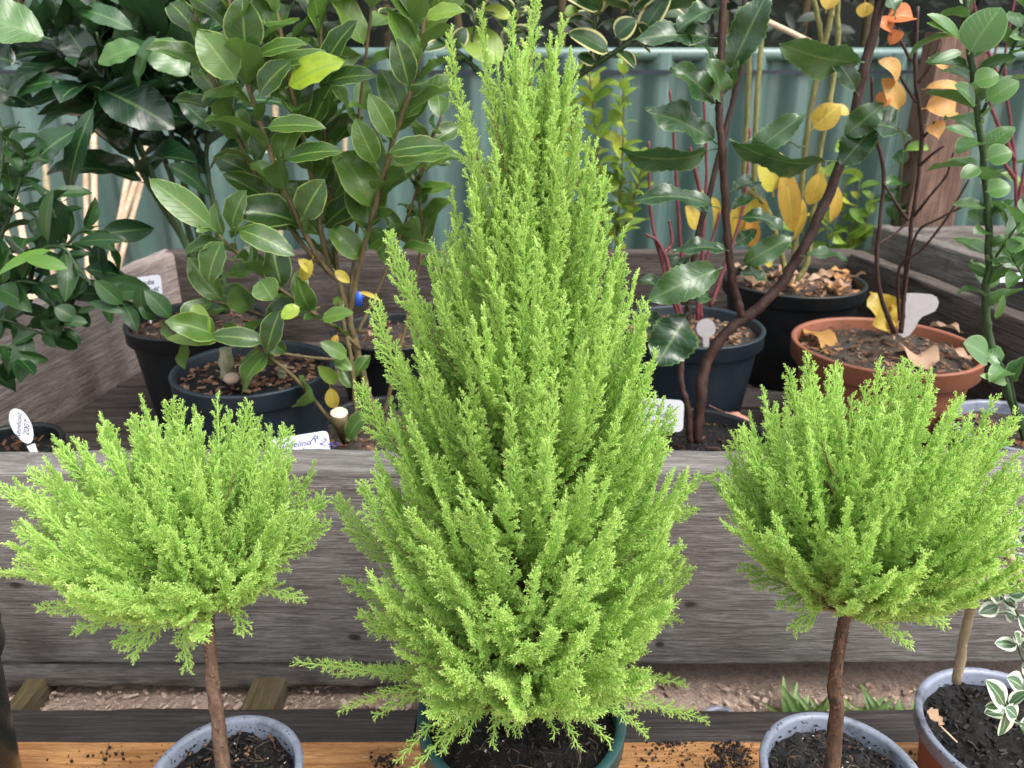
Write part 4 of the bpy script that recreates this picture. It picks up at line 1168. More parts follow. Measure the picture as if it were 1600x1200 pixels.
for (b, t, Y, w_, tt) in [((88, 388), (-12, 420), 1.05, 22, .97), ((112, 422), (38, 400), 1.04, 24, .85), ((75, 385), (70, 300), 1.06, 34, .75), ((195, 478), (150, 440), 1.03, 30, .6), ((200, 490), (140, 470), 1.03, 18, .4), ((120, 500), (88, 480), 1.03, 30, .3), ((140, 505), (100, 500), 1.03, 20, .3), ((115, 380), (185, 370), 1.06, 24, .2), ((100, 375), (75, 310), 1.1, 40, .05), ((225, 495), (215, 450), 1.03, 24, .55), ((270, 500), (230, 455), 1.03, 30, .5), ((245, 500), (220, 480), 1.03, 22, .5)]:
    hero(s, b, t, Y, w_, -.01, None, tint=tt, fold=.2, droop=.4)
s.build('foliage', M['lf_dark'], p_dk)
s = MB(); s.tube(resample([(-1.10, 1.12, 0), (-1.10, 1.12, .2), at(-180, 620, 1.12)], 8), .008, 7); s.build('trunk', M['stem_brown'], p_dk)

# 5 pot at lower left inside the bed
p_ll, c_ll, z_ll = bed_pot('plant_pot', 'small glossy black pot of soil inside the bed corner at lower left', 'pot', (12, 692), 1.075, .078, M['pot_gloss'], M['pot_gloss'], 'soil', 40, (0, .5), .76, .02)

# 6 wavy-leaved shrub (front) and a second pot behind it
p_ho, c_ho, z_ho = bed_pot('potted_shrub', 'wavy toothed leaved shrub with dark maroon stems right of the tall cypress', 'potted shrub', (1085, 682), 1.13, .122, M['pot_black'], M['pot_black'], 'soil', 60, (0, .4))
chips(p_ho, 'soil_crumbs', (c_ho.x, c_ho.y), .11, z_ho + .001, 420, (.002, .008), M['crumbs'], (0, 1), 'stuff', .006, .7)
hos = [[(1088, 690, 1.11), (1095, 620, 1.11), (1102, 570, 1.12), (1140, 515, 1.12), (1192, 475, 1.12), (1240, 415, 1.12), (1292, 310, 1.12), (1330, 200, 1.12), (1352, 100, 1.12), (1388, -30, 1.12)],
       [(1160, 495, 1.12), (1142, 420, 1.11), (1132, 300, 1.10), (1125, 190, 1.09), (1127, 80, 1.09), (1132, -30, 1.09)],
       [(1078, 690, 1.10), (1075, 640, 1.10), (1065, 600, 1.10), (1066, 555, 1.11), (1075, 500, 1.12), (1078, 430, 1.13), (1100, 330, 1.14), (1140, 180, 1.15), (1158, 90, 1.15), (1165, -20, 1.15)]]
for q, r0, r1 in zip(hos, (.0092, .0062, .0055), (.0060, .0042, .0035)):
    branch(p_ho, q, r0, r1, M['stem_maroon'], 26)
s = MB()
# (base, tip, width, tint, dY, face, droop)
U, D_, SD = (0, -.45, .9), (0, -.8, -.45), (-.5, -.8, .3)
for (b, t, w_, tt, dy, fc, dr) in [((1122, 232), (976, 262), 46, .35, -.03, (0, -.75, -.5), .9), ((1124, 325), (998, 292), 40, .15, -.03, (.1, -.5, .8), .7), ((1108, 335), (1080, 300), 30, .05, .02, U, .4), ((1130, 418), (1022, 462), 58, .75, -.04, (0, -.8, .45), .5),
        ((1152, 418), (1236, 370), 36, .7, -.02, (0, -.8, .4), .5), ((1140, 392), (1058, 382), 34, .2, -.01, U, .6), ((1145, 385), (1180, 360), 24, .5, 0, SD, .4), ((1146, 340), (1232, 345), 34, .1, -.02, (.2, -.5, .8), .9), ((1140, 330), (1182, 300), 20, .3, 0, U, .9),
        ((1160, 255), (1252, 178), 42, .6, -.02, (-.3, -.8, .4), .4), ((1308, 252), (1148, 250), 50, .4, -.03, (0, -.6, -.7), .7), ((1260, 230), (1170, 215), 34, .0, .0, (0, -.35, .95), .5), ((1350, 98), (1232, 84), 58, .9, -.05, (0, -.75, -.5), .5),
        ((1248, 76), (1226, 96), 30, .0, 0, U, 1.2), ((1342, 150), (1296, 72), 34, .0, -.02, (-.4, -.6, .6), .5), ((1315, 215), (1378, 165), 44, .5, -.02, (0, -.9, .3), .3), ((1330, 198), (1432, 196), 62, .1, -.02, (.1, -.55, .85), 1.0), ((1308, 265), (1366, 196), 50, .15, -.01, (-.5, -.8, .3), .3),
        ((1124, 168), (1062, 102), 50, .55, -.03, (.2, -.8, .5), .4), ((1128, 166), (1118, 96), 44, .75, -.04, (.2, -.85, .5), .4), ((1122, 225), (1020, 164), 60, .4, -.02, (.1, -.7, .65), .5), ((1122, 100), (1078, 48), 50, .45, -.01, U, .4), ((1136, 122), (1196, -10), 56, .15, -.02, (-.3, -.8, .4), .3),
        ((1140, 145), (1150, 98), 16, .95, -.02, SD, .3), ((1075, 488), (1030, 565), 74, .0, -.05, (.1, -.8, .55), .4), ((1078, 480), (1010, 430), 40, .2, 0, U, .5), ((1120, 470), (1060, 455), 36, .6, -.02, U, .6), ((1130, 10), (1060, 36), 46, .3, -.02, U, .5), ((1250, 400), (1330, 395), 26, .5, .02, U, .6),
        ((1200, 440), (1160, 420), 26, .2, 0, U, .5), ((1120, 60), (1000, 50), 44, .25, -.03, (0, -.7, .6), .4), ((1080, 430), (1050, 400), 34, .3, .02, U, .5), ((1150, 60), (1190, 20), 40, .1, .03, U, .5), ((1140, 300), (1190, 275), 30, .2, .03, U, .6), ((1060, 510), (990, 500), 36, .3, 0, U, .6), ((1400, 30), (1380, -30), 40, .5, 0, U, .4)]:
    hero(s, b, t, 1.10, w_, dy, fc, tint=tt, fold=.25, droop=dr, wave=.13, nw=2, teeth=.055, nt_=11, a=.9, b=.72, petiole=.10)
s.build('foliage', M['lf_holly'], p_ho)
s = MB()
def on_pot(px, py, Y, z): 
    q = at(px, py, Y); d = Vector((q.x, q.y, q.z - CAM_Z)); k_ = (z - CAM_Z) / d.z
    return Vector((d.x * k_, d.y * k_, z))
a0 = on_pot(1108, 633, 1.2, z_ho + .022); a1 = on_pot(1175, 665, 1.2, z_ho + .010)
leaf(s, a0, a1 - a0, (0, -.5, 1), (a1 - a0).length * 1.05, .024, droop=.5, fold=.3, petiole=.36, tint=.5, wave=.1, a=1.1)
tag(s.build('fallen_leaf', M['lf_pink']), 'pinkish dry leaf with a red stalk on dark soil by the maroon stems', 'leaf')

p_hb, c_hb, z_hb = bed_pot('potted_shrub', 'crimson stemmed bare dogwood in a dark blue pot behind the maroon stems', 'potted shrub', (1080, 507), 1.40, .136, M['pot_navy'], M['pot_navy'], 'soil_dry', 320, (.2, 1))
for q in ([(1062, 500, 1.42), (1040, 430, 1.43), (1018, 340, 1.44), (1013, 220, 1.45)], [(1066, 500, 1.42), (1035, 390, 1.43), (1008, 365, 1.43)], [(1075, 500, 1.46), (1063, 370, 1.47), (1055, 250, 1.48), (1047, 140, 1.48)],
          [(1095, 500, 1.45), (1098, 380, 1.46), (1104, 260, 1.47), (1098, 130, 1.48)], [(1030, 400, 1.44), (1050, 380, 1.45), (1045, 345, 1.45)], [(1090, 500, 1.43), (1095, 440, 1.43), (1125, 330, 1.44)], [(1100, 330, 1.46), (1083, 250, 1.46), (1078, 230, 1.46)],
          [(1110, 480, 1.45), (1160, 330, 1.5), (1172, 200, 1.52)]):
    branch(p_hb, q, .0042, .0022, M['stem_red'], 14)
# 7 yellow-leaved shrub
p_ye, c_ye, z_ye = bed_pot('potted_shrub', 'yellow leaved shrub with pale green canes in the wide black pot at the back', 'potted shrub', (1240, 436), 1.65, .150, M['pot_black'], M['pot_black'], 'soil_dry', 200, (.3, 1))
for q in ([(1195, 440, 1.66), (1178, 380, 1.66), (1181, 190, 1.67), (1192, 40, 1.67), (1200, -30, 1.67)], [(1225, 440, 1.66), (1240, 400, 1.66), (1262, 200, 1.67), (1283, 80, 1.67), (1268, -20, 1.67)], [(1245, 440, 1.64), (1262, 400, 1.64), (1278, 260, 1.64), (1305, 107, 1.65), (1310, -20, 1.65)],
          [(1185, 440, 1.68), (1163, 300, 1.70), (1170, 120, 1.70), (1168, 20, 1.7)], [(1232, 440, 1.62), (1200, 330, 1.62), (1160, 290, 1.62)], [(1283, 80, 1.67), (1300, 20, 1.67), (1303, -30, 1.67)]):
    branch(p_ye, q, .0062, .0045, M['stem_yellow'], 16)
s = MB()
for (b, t, w_, tt, dy) in [((1208, 308), (1205, 236), 62, .02, -.02), ((1225, 250), (1240, 360), 34, .7, -.03), ((1175, 290), (1168, 365), 30, .2, 0), ((1190, 300), (1185, 350), 26, .6, 0), ((1090, 365), (1078, 322), 30, .35, 0), ((1150, 310), (1148, 380), 34, .55, 0), ((1282, 262), (1268, 320), 34, .5, 0), ((1305, 280), (1306, 348), 26, .7, 0),
                       ((1265, 205), (1310, 165), 40, .4, -.02), ((1330, 180), (1300, 165), 24, .5, 0), ((1170, 330), (1180, 390), 24, .85, 0), ((1255, 300), (1248, 380), 22, .6, .02), ((1098, 310), (1090, 300), 20, .1, 0), ((1290, 20), (1300, -20), 30, .6, 0), ((1352, 0), (1350, 26), 26, .5, 0), ((1110, 300), (1125, 360), 26, .45, .02), ((1208, 420), (1190, 395), 24, .2, 0)]:
    hero(s, b, t, 1.62, w_, dy, None, tint=tt, fold=.2, droop=.5, wave=.04, nw=1, petiole=.12, a=.9, b=.7)
s.build('foliage', M['lf_yellow'], p_ye)
# fallen leaves on that pot, one by one
proto_leaf = None
k = 0
for i in range(26):
    a = random.uniform(0, 6.28); q = .125 * math.sqrt(random.random())
    s = MB()
    p0 = Vector((c_ye.x + q * math.cos(a), c_ye.y + q * math.sin(a), z_ye + random.uniform(.012, .022)))
    leaf(s, p0, (random.gauss(0, 1), random.gauss(0, 1), random.gauss(.1, .25)), (random.gauss(0, .35), random.gauss(0, .35), 1), random.uniform(.045, .075), random.uniform(.02, .032), droop=random.uniform(-.6, 1.0), fold=random.uniform(.2, .8), wave=.2, nw=2, petiole=.06)
    tag(s.build('fallen_leaf', M['lf_dry']), 'dry tan leaf fallen among others on the wide black pot at the back', 'leaf', 'dry leaves fallen on the back pot')

# 8 terracotta pot with bare stems
p_te, c_te, z_te = bed_pot('potted_shrub', 'leafless dark stemmed shrub with a few orange leaves in a wide terracotta pot', 'potted shrub', (1383, 536), 1.30, .158, M['pot_terra'], M['pot_terra'], 'soil_dry', 300, (.0, .8), .74, .034)
fibres(p_te, (c_te.x, c_te.y), .13, z_te + .006, 80)
tes = [[(1408, 520, 1.29), (1412, 470, 1.29), (1416, 420, 1.29), (1426, 340, 1.29), (1440, 217, 1.29), (1430, 105, 1.29), (1434, 10, 1.29)],
       [(1398, 520, 1.30), (1378, 470, 1.30), (1370, 420, 1.30), (1374, 350, 1.30), (1381, 270, 1.31), (1366, 200, 1.31), (1362, 120, 1.31)],
       [(1426, 340, 1.29), (1450, 310, 1.27), (1478, 275, 1.26), (1490, 238, 1.25)], [(1412, 460, 1.28), (1430, 370, 1.26), (1470, 340, 1.24), (1522, 315, 1.22)],
       [(1405, 500, 1.28), (1405, 420, 1.27), (1440, 390, 1.25), (1480, 340, 1.23), (1514, 280, 1.22)], [(1374, 380, 1.30), (1410, 355, 1.31), (1420, 330, 1.31)], [(1424, 95, 1.29), (1400, 50, 1.29), (1386, 5, 1.29)],
       [(1440, 217, 1.29), (1455, 200, 1.28), (1460, 190, 1.28)], [(1432, 160, 1.29), (1400, 110, 1.3), (1380, 90, 1.3)], [(1420, 345, 1.29), (1395, 310, 1.3), (1380, 285, 1.3)], [(1436, 130, 1.29), (1455, 100, 1.28), (1470, 60, 1.28)], [(1436, 260, 1.29), (1458, 240, 1.27), (1475, 228, 1.26)]]
for i, q in enumerate(tes):
    branch(p_te, q, .0042 if i < 2 else .0026, .0026 if i < 2 else .0016, M['stem_maroon'], 16)
s = MB()
for (b, t, w_, tt) in [((1432, 30), (1400, 20), 30, .95), ((1395, 55), (1380, 30), 22, .9), ((1440, 170), (1492, 165), 40, .5), ((1445, 195), (1470, 210), 30, .4), ((1440, 140), (1500, 128), 16, .1), ((1400, 140), (1392, 95), 30, .15), ((1372, 165), (1388, 150), 22, .8), ((1405, 45), (1395, 62), 18, .95), ((1450, 90), (1480, 100), 20, .3), ((1405, 175), (1392, 130), 26, .1)]:
    hero(s, b, (b[0] + (t[0] - b[0]) * 1.15, b[1] + (t[1] - b[1]) * 1.15), 1.28, w_ * 1.2, -.015, None, tint=tt, fold=.35, droop=.9, wave=.07, nw=1, petiole=.1, a=.9, b=.65)
s.build('orange_leaves', M['lf_orange'], p_te)
for (b, t, w_, mt, lab, dz, dr) in [((1250, 512), (1325, 552), .044, 'lf_orange', 'curled orange leaf lying inside the left rim of the terracotta pot', .010, .6), ((1388, 520), (1366, 456), .060, 'lf_yellow', 'mustard yellow leaf standing against the bare stems in terracotta', .02, .3), ((1405, 518), (1396, 466), .046, 'lf_yellow', 'smaller folded amber leaf behind the mustard yellow one', .02, .2),
                       ((1456, 588), (1415, 524), .060, 'lf_dry', 'crumpled brown leaf with orange heart near the front terracotta rim', .008, .9), ((1520, 568), (1478, 535), .022, 'lf_dry', 'narrow brown leaf poking over the right terracotta rim', .014, .3), ((1505, 520), (1450, 500), .03, 'lf_dry', 'brown leaf resting against the back right terracotta rim', .006, .5)]:
    s = MB()
    a0 = on_pot(b[0], b[1], 1.3, z_te + dz) if mt != 'lf_yellow' else on_pot(b[0], b[1], 1.3, z_te + .01)
    a1 = on_pot(t[0], t[1], 1.3, z_te + dz * 1.5) if mt != 'lf_yellow' else at(t[0], t[1], a0.y)
    leaf(s, a0, a1 - a0, (random.uniform(-.2, .2), -.7 if mt == 'lf_yellow' else -.2, .8), (a1 - a0).length, w_, droop=dr, fold=.4, wave=.18, nw=2, petiole=.08, tint=.4)
    tag(s.build('fallen_leaf', M[mt]), lab, 'leaf')

# 9 right-hand round-leaved shrub
p_ri, c_ri, z_ri = bed_pot('potted_shrub', 'upright round leaved green shrub with a thick dark stem at the right edge', 'potted shrub', (1592, 664), 1.12, .105, M['pot_gloss'], M['rim_grey'], 'soil_dry', 60, (.3, 1), .76, .02)
ris = [([(1605, 690, 1.10), (1575, 610, 1.09), (1548, 540, 1.09), (1540, 470, 1.09), (1545, 400, 1.09), (1540, 280, 1.09), (1528, 170, 1.08), (1515, 80, 1.08), (1506, -20, 1.08)], .0065, .0035, 40), ([(1600, 690, 1.09), (1580, 600, 1.07), (1560, 560, 1.06)], .002, .001, 4),
       ([(1545, 420, 1.09), (1570, 380, 1.07), (1605, 330, 1.06)], .002, .0012, 7), ([(1620, 520, 1.08), (1600, 440, 1.07), (1580, 400, 1.06)], .002, .001, 8), ([(1530, 190, 1.08), (1560, 120, 1.07), (1590, 60, 1.06), (1620, 0, 1.06)], .0025, .0015, 12)]
s = MB()
for (pix, r0, r1, cnt) in ris:
    pts = branch(p_ri, pix, r0, r1, M['stem_green'], 24)
    leafy(s, pts, .064, .034, int(cnt * .85), .35 if cnt > 20 else .4, 1.0, 62, tints=(0, .7), droop=.5, fold=.3, wave=.04, a=.72, b=.7)
for (b, t, w_, tt) in [((1513, 85), (1560, 12), 66, .5), ((1520, 130), (1560, 115), 40, .7), ((1540, 160), (1590, 125), 36, .7), ((1500, 60), (1460, 18), 24, .5), ((1500, 62), (1458, 30), 20, .95), ((1505, 80), (1462, 92), 16, .2), ((1525, 165), (1500, 130), 40, .2), ((1540, 250), (1580, 235), 40, .5), ((1540, 300), (1578, 290), 36, .6), ((1530, 260), (1505, 275), 26, .3), ((1525, 215), (1485, 195), 20, .3),
                   ((1545, 560), (1515, 535), 50, .4), ((1570, 390), (1605, 375), 26, .5), ((1555, 500), (1570, 465), 14, .5), ((1575, 600), (1540, 585), 18, .8)]:
    hero(s, b, t, 1.05, w_, -.01, None, tint=tt, fold=.15, droop=.4, a=.8, b=.6, petiole=.06)
s.build('foliage', M['lf_round'], p_ri)

# 10 lime-leaved plant and gold-edged branch behind the cypress
p_li = thing('shrub', 'small leaved lime green shrub right behind the tall cypress against the fence', 'shrub', (.21, 2.02, 0))
s = MB()
for (pix, cnt) in (([(950, 620, 2.02), (962, 400, 2.02), (972, 250, 2.02), (975, 90, 2.02)], 44), ([(960, 420, 2.02), (985, 330, 2.02), (1010, 240, 2.02)], 26), ([(955, 460, 2.02), (940, 330, 2.02), (930, 200, 2.02), (920, 110, 2.02)], 36), ([(955, 450, 2.0), (925, 380, 2.0), (905, 280, 2.0)], 18), ([(950, 500, 2.0), (905, 300, 2.0), (890, 150, 2.0)], 34)):
    pts = branch(p_li, pix, .004, .0018, M['stem_brown'], 14)
    leafy(s, pts, .062, .034, cnt, .25, 1.0, 58, tints=(0, 1.0), droop=.4, fold=.2, a=.85, b=.65)
s.build('foliage', M['lf_lime'], p_li)
s = MB(); s.tube([(at(950, 620, 2.02).x, 2.02, 0), at(950, 620, 2.02)], .006, 7); s.build('trunk', M['stem_brown'], p_li)

p_go = thing('shrub', 'gold edged dark leaved shrub whose branch crosses behind the tree top', 'shrub', (.03, 1.42, FLOOR))
s = MB()
for (pix, cnt, r_) in (([(830, 560, 1.42), (800, 330, 1.40), (840, 180, 1.38), (905, 118, 1.36), (975, 72, 1.35), (1030, 30, 1.35), (1060, -20, 1.35)], 14, .0065), ([(800, 330, 1.40), (775, 160, 1.38), (735, 100, 1.36), (640, 20, 1.35), (610, -20, 1.35)], 12, .006), ([(905, 118, 1.36), (930, 60, 1.35), (920, 0, 1.35)], 9, .003), ([(975, 72, 1.35), (985, 30, 1.35), (980, -20, 1.35)], 9, .003), ([(800, 300, 1.42), (790, 120, 1.42), (810, 0, 1.42)], 12, .004), ([(735, 100, 1.36), (740, 50, 1.36), (755, -20, 1.36)], 10, .003)):
    pts = branch(p_go, pix, r_, r_ * .5, M['stem_green'], 16)
    leafy(s, pts, .062, .038, cnt, .55, 1.0, 60, tints=(0, .9), droop=.4, fold=.2, a=.8, b=.65)
for (b, t, w_, tt) in [((955, 85), (895, 45), 46, .3), ((960, 60), (990, 30), 40, .2), ((940, 20), (880, -20), 40, .2), ((1000, 60), (1040, -10), 46, .1), ((930, 100), (905, 85), 26, .3)]:
    hero(s, b, t, 1.33, w_, -.01, None, tint=tt, fold=.15, droop=.4, a=.8, b=.6)
s.build('foliage', M['lf_gold'], p_go)
s = MB()
for (b, t, w_, tt) in [((790, 100), (722, 45), 62, .5), ((800, 30), (760, 8), 26, .8), ((730, 20), (680, -10), 50, .3), ((880, 20), (905, 20), 30, .4), ((690, 60), (680, 35), 30, .5)]:
    hero(s, b, t, 1.36, w_, .0, None, tint=tt, fold=.15, droop=.4, a=.85, b=.65)
s.build('lime_leaves', M['lf_lime'], p_go)

# 11 greenery between bed and fence on the right
def small_plant(label, px, py, Y, spots, mat, Lr, Wr):
    c = at(px, py, Y)
    t = thing('weed', label, 'plant', (c.x, Y, 0))
    s = MB()
    st = MB()
    for (sx, sy, n_) in spots:
        tip = at(sx, sy, Y + random.uniform(-.03, .05))
        pts = resample([Vector((c.x + random.uniform(-.03, .03), Y, 0)), Vector((c.x * .5 + tip.x * .5, Y, tip.z * .55)), tip], 12)
        st.tube(pts, [.003 - .0018 * i / 11 for i in range(12)], 5)
        leafy(s, pts, Lr, Wr, n_, .45, 1.0, 60, tints=(0, 1), droop=.5, fold=.2, a=.75, b=.6)
    st.build('stem', M['stem_yellow'], t); s.build('foliage', mat, t)
    return t
small_plant('light green leafy weed by the fence behind the wide black pot', 1335, 420, 2.08, [(1320, 230, 12), (1345, 270, 12), (1300, 330, 12), (1365, 300, 12), (1330, 350, 14), (1250, 340, 10), (1290, 250, 10)], M['lf_lime'], .075, .042)
small_plant('pale green leafy weed between the bare stems and the wooden post', 1420, 420, 2.06, [(1412, 235, 12), (1432, 260, 12), (1400, 310, 12), (1440, 330, 12), (1418, 355, 10)], M['lf_round'], .07, .042)
small_plant('green leafy weed at the right edge beyond the round leaved shrub', 1590, 430, 2.02, [(1580, 340, 10), (1600, 290, 10), (1615, 250, 12), (1590, 390, 10)], M['lf_round'], .08, .045)
# a twiggy brown plant at the top right
tw = thing('shrub', 'leafless red brown twiggy shrub in front of the fence at the right edge', 'shrub', (1.28, 2.0, 0))
for q in ([(1590, 430, 2.0), (1585, 250, 2.0), (1570, 100, 2.0), (1590, -20, 2.0)], [(1585, 250, 2.0), (1545, 150, 1.98), (1560, 60, 1.98)], [(1588, 330, 2.0), (1610, 200, 2.0), (1600, 100, 2.0)], [(1575, 150, 2.0), (1540, 70, 2.0), (1520, 0, 2.0)], [(1586, 280, 2.0), (1560, 240, 1.97), (1540, 215, 1.97)]):
    branch(tw, q, .005, .0022, M['stem_red'], 12)
s = MB(); s.tube([(at(1590, 430, 2.0).x, 2.0, 0), at(1590, 430, 2.0)], .006, 7); s.build('trunk', M['stem_brown'], tw)

# weeds on the ground seen under the front board
def grass_tuft(label, px, spots):
    c = Vector((spots[0][0], spots[0][1], 0))
    t = thing('weed', label, 'plant', c)
    s = MB()
    for (x, y, n_) in spots:
        for i in range(n_ // 2):
            leaf(s, Vector((x + random.gauss(0, .014), y + random.gauss(0, .004), 0)), (random.gauss(0, 1.1), random.gauss(-.2, .6), 1), (0, -1, .3), random.uniform(.025, .07), random.uniform(.006, .013), droop=random.uniform(.2, 1.7), fold=.3, petiole=0, a=.8, tint=random.random())
    s.build('foliage', M['lf_weed'], t)
gx = lambda px: (px - 800) / FPX * 1.135
grass_tuft('strappy green weed tuft on bare earth left of the thin right trunk', 0, [(gx(1240), .895, 12), (gx(1258), .9, 14), (gx(1275), .895, 14), (gx(1288), .9, 10)])
grass_tuft('strappy green weed tuft on bare earth right of the thin right trunk', 0, [(gx(1340), .9, 12), (gx(1362), .895, 14), (gx(1388), .9, 16), (gx(1410), .895, 14), (gx(1425), .9, 8)])
pc = Vector((gx(1130), .874, .0))
lp = thing('plant_pot', 'little pot with a grey rim on the earth behind the dark slat', 'pot', (pc.x, pc.y, 0))
pot(lp, (pc.x, pc.y), .028, .020, .022, .001, M['pot_brown'], M['rim_grey'], .008, .003, 'soil', .012, .002)
s = MB()
for i in range(2600):
    x = random.uniform(-1.0, 1.0); y = random.uniform(.845, .96)
    l = random.uniform(.002, .006) + .012 * random.random() ** 4
    s.box((x, y, .004 + random.uniform(0, .006)), (l, l * random.uniform(.25, .6), l * .18), Matrix.Rotation(random.uniform(0, 3.14), 3, 'Z') @ Matrix.Rotation(random.gauss(0, .3), 3, 'X'), random.random())
M['gchips'] = mat_tint('wood_chips', [(0, (0.24, 0.16, 0.12)), (.6, (0.46, 0.335, 0.27)), (1, (0.62, 0.49, 0.41))])
tag(s.build('wood_chips', M['gchips'], None, False), kind='stuff')

# canes leaning on the fence, one by one
for i, (x0, y0, x1, y1, r_, lab) in enumerate([(150, 470, 146, 200, .0085, 'upright tan bamboo cane, thickest of the bundle by the fence'), (138, 470, 134, 260, .0075, 'yellowish bamboo cane left of the thickest upright one'), (165, 460, 205, 250, .008, 'bamboo cane leaning right directly beside the upright pair'),
        (172, 465, 225, 270, .0075, 'bamboo cane leaning right, middle of the slanted three'), (150, 470, 240, 200, .008, 'bamboo cane leaning furthest right across the others'), (82, 420, 70, 250, .008, 'grey pink bamboo cane behind the dark shrub'), (42, 400, 10, 240, .0085, 'bamboo cane leaning left behind the dark shrub tips'),
        (112, 420, 98, 300, .007, 'short bamboo cane between the dark shrub and the upright pair'), (30, 420, -5, 320, .008, 'bamboo cane cut by the left edge low behind the shrub'), (440, 430, 428, 120, .008, 'bamboo cane standing behind the pale edged shrub'), (535, 430, 540, 180, .0065, 'orange brown cane glimpsed between the pale edged shrub stems')]):
    top = at(x1, y1, 2.18); m_ = at(x0, y0, 2.02)
    d = m_ - top; k_ = (0 - top.z) / d.z
    bot = top + d * k_
    s = MB()
    pts = resample([bot, top], 24)
    s.tube(pts, [r_ * (1.12 if j % 6 == 3 else 1.0) for j in range(24)], 9)
    tag(s.build('bamboo_cane', M['cane'] if i not in (5, 9, 10) else M['cane_dull']), lab, 'cane', 'bamboo canes leaning on the fence')
# short cane across the fence top, right
s = MB(); s.tube(resample([at(1196, 32, 1.9), at(1262, 64, 1.88), at(1335, 104, 1.86)], 12), .006, 8)
tag(s.build('bamboo_cane', M['cane']), 'slanting tan cane in front of the fence top at the right', 'cane')

# dark hedge beyond the fence
s = MB()
hr = random.Random(3)
for i in range(5200):
    x = hr.uniform(-3.2, 3.2); z = hr.uniform(.85, 2.6); y = 2.42 + hr.random() ** 1.5 * .5 + .12 * mnoise.noise((x * 2, z * 2, 0))
    leaf(s, (x, y, z), (hr.gauss(0, 1), hr.gauss(-.4, .6), hr.gauss(-.2, .8)), (hr.gauss(0, .5), -.8, .7), hr.uniform(.05, .10), hr.uniform(.022, .04), droop=.4, fold=.2, petiole=0, nx=2, ny=4, tint=hr.random())
hd = thing('hedge', 'dense dark hedge rising behind the green metal fence', 'hedge', (0, 2.7, 0))
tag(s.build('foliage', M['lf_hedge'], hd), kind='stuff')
s = MB()
for i in range(26):
    x = -3.1 + i * .25 + hr.uniform(-.06, .06)
    s.tube(resample([(x, 2.75, 0), (x + hr.uniform(-.1, .1), 2.7, 1.1), (x + hr.uniform(-.3, .3), 2.65, 2.5)], 8), [.02, .018, .016, .014, .012, .01, .008, .005], 6)
s.build('branches', M['stem_brown'], hd)
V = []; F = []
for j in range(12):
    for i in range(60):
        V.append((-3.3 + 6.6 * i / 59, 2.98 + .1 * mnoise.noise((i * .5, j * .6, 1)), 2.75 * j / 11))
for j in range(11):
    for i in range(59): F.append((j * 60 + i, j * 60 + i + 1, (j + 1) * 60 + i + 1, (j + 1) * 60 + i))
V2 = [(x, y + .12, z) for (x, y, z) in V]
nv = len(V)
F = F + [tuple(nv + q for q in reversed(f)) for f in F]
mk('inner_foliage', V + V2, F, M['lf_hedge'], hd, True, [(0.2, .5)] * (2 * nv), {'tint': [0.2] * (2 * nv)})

# ------------------------------------------------------------------ plant labels with hand writing
def rounded(w, h, r, n=5):
    pts = []
    for (sx, sy, a0) in ((1, 1, 0), (-1, 1, 90), (-1, -1, 180), (1, -1, 270)):
        for k_ in range(n + 1):
            a = R(a0 + 90 * k_ / n); pts.append((sx * (w / 2 - r) + r * math.cos(a), sy * (h / 2 - r) + r * math.sin(a)))
    return pts

def plate(outline, Mx, th, name, mat, parent):
    n = len(outline)
    V = [Mx @ Vector((x, y, th / 2)) for x, y in outline] + [Mx @ Vector((x, y, -th / 2)) for x, y in outline]
    F = [tuple(range(n)), tuple(range(2 * n - 1, n - 1, -1))] + [(i, i + n, (i + 1) % n + n, (i + 1) % n) for i in range(n)]
    return mk(name, V, F, mat, parent, False)

def writing(txt, Mx, size, x, y, rot, mat, parent, th):
    cu = bpy.data.curves.new('writing', 'FONT')
    cu.body = txt; cu.size = size; cu.shear = .35; cu.extrude = .0001; cu.offset = size * .008
    tmp = bpy.data.objects.new('writing', cu); COL.objects.link(tmp)
    bpy.context.view_layer.update()
    dg = bpy.context.evaluated_depsgraph_get()
    me = bpy.data.meshes.new_from_object(tmp.evaluated_get(dg))
    bpy.data.objects.remove(tmp)
    L = Matrix.Translation((x, y, th / 2 + .0003)) @ Matrix.Rotation(rot, 4, 'Z')
    me.transform(Matrix.Translation(-base_of(parent)) @ Mx @ L)
    me.materials.clear(); me.materials.append(mat)
    o = bpy.data.objects.new('writing', me); COL.objects.link(o); o.parent = parent
    return o

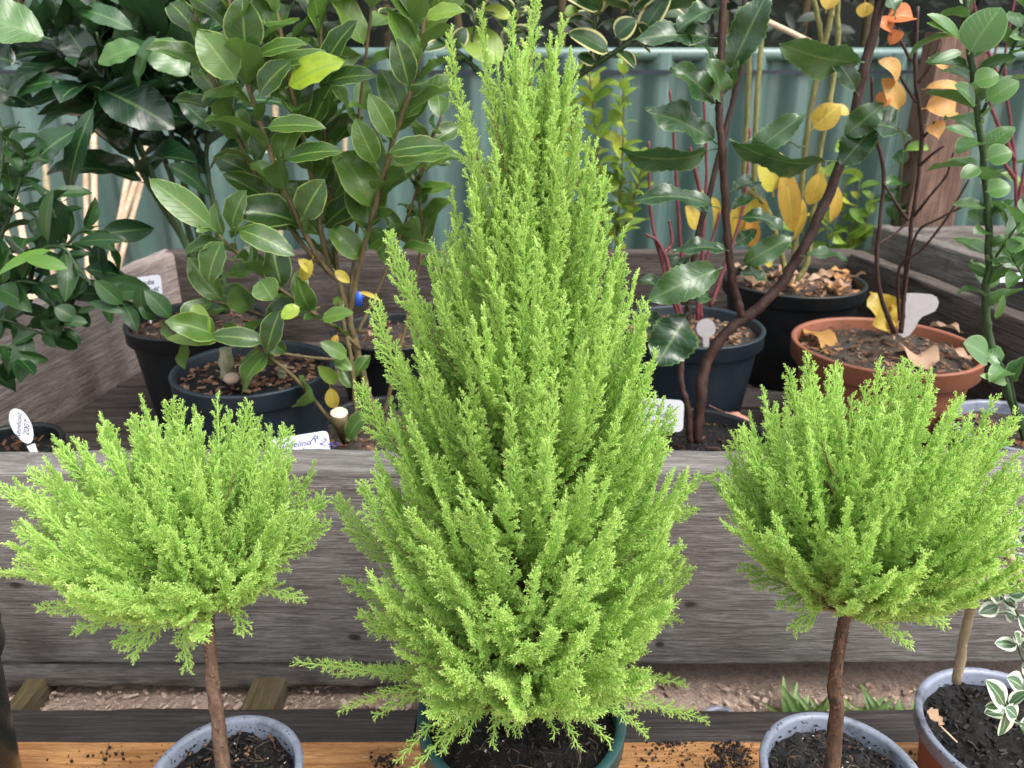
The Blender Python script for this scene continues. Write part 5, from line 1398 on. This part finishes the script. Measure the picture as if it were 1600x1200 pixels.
def label_tag(lab, pix, Y, w, h, r, mat, texts, roll=0, lean=20, yaw=0, stalk=.05, outline=None, ink='ink', stalk_x=0.0, sw=.012):
    c = at(pix[0], pix[1], Y)
    t = thing('plant_label', lab, 'plant label', c)
    Mx = Matrix.Translation(c) @ Matrix.Rotation(R(yaw), 4, 'Z') @ Matrix.Rotation(R(90 - lean), 4, 'X') @ Matrix.Rotation(R(roll), 4, 'Z')
    th = .0012
    pl = plate(outline or rounded(w, h, r), Mx, th, 'plate', mat, t)
    if stalk:
        q = [(stalk_x - sw / 2, -h / 2 + .002), (stalk_x + sw / 2, -h / 2 + .002), (stalk_x + sw * .35, -h / 2 - stalk), (stalk_x, -h / 2 - stalk - .012), (stalk_x - sw * .35, -h / 2 - stalk)]
        plate(q, Mx @ Matrix.Translation((0, 0, -.0002)), th * .8, 'stake', mat, t)
    for (tx, sz, x, y, rt) in texts:
        writing(tx, Mx, sz, x, y, R(rt), M[ink], pl, th)
    return t
label_tag('white plant label with two handwritten lines in the black laurel pot', (229, 448), 1.31, .056, .036, .006, M['tag_white'], [('Aucuba', .0125, -.023, .003, 0), ('rotundif.', .0115, -.017, -.0105, 0)], 9, 20, -8, .035)
ov = [(.0135 * math.sin(a) * (1 + .15 * math.cos(a)),   .030 * math.cos(a) * (1.0 if math.cos(a) > 0 else .85)) for a in [2 * math.pi * k_ / 26 for k_ in range(26)]][::-1]
label_tag('oval white plant label with slanted dark writing in the small glossy pot', (35, 668), 1.045, .03, .06, .005, M['tag_white'], [('Reinhold', .0108, -.0098, -.015, 62), ('2007', .0115, .0032, -.015, 62)], 18, 15, 8, .02, ov)
label_tag('long white plant label with violet price writing leaning on the front board', (466, 697), 1.018, .092, .032, .007, M['tag_white'], [('Griselinia', .013, -.030, -.001, 0), ('littoralis', .012, -.026, -.013, 2), ('R 2.47', .0155, .018, .005, -28)], 9, 25, 0, .0, None, 'ink_blue')
label_tag('pale grey plant label with three handwritten lines beside the tall cypress', (1031, 648), 1.012, .068, .046, .008, M['tag_dull'], [('Photinia fr.', .0125, -.036, .010, -3), ('Carnival', .0125, -.030, -.003, -2), ('35cm', .0125, -.026, -.016, 8)], -4, 28, 0, .03, None, 'ink', -.016)
_k = pxsize(1440, 482, 1.32)
tongue = [((x - 1440) * _k, (482 - y) * _k * 1.04) for (x, y) in [(1411, 459), (1433, 459), (1454, 461), (1462, 465), (1466, 472), (1465, 479), (1461, 486), (1452, 490), (1442, 494), (1436, 501), (1432, 511), (1424, 522), (1414, 526), (1406, 520), (1405, 500), (1407, 478)]][::-1]
label_tag('faded grey tongue shaped plant label standing behind the bare stems in terracotta', (1440, 482), 1.32, .060, .036, .016, M['tag_grey'], [], 0, 15, 0, .0, tongue)
label_tag('round faded grey plant label in the dogwood pot', (1103, 513), 1.30, .034, .034, .0165, M['tag_grey'], [], 0, 25, 0, .02)
print('scene built')
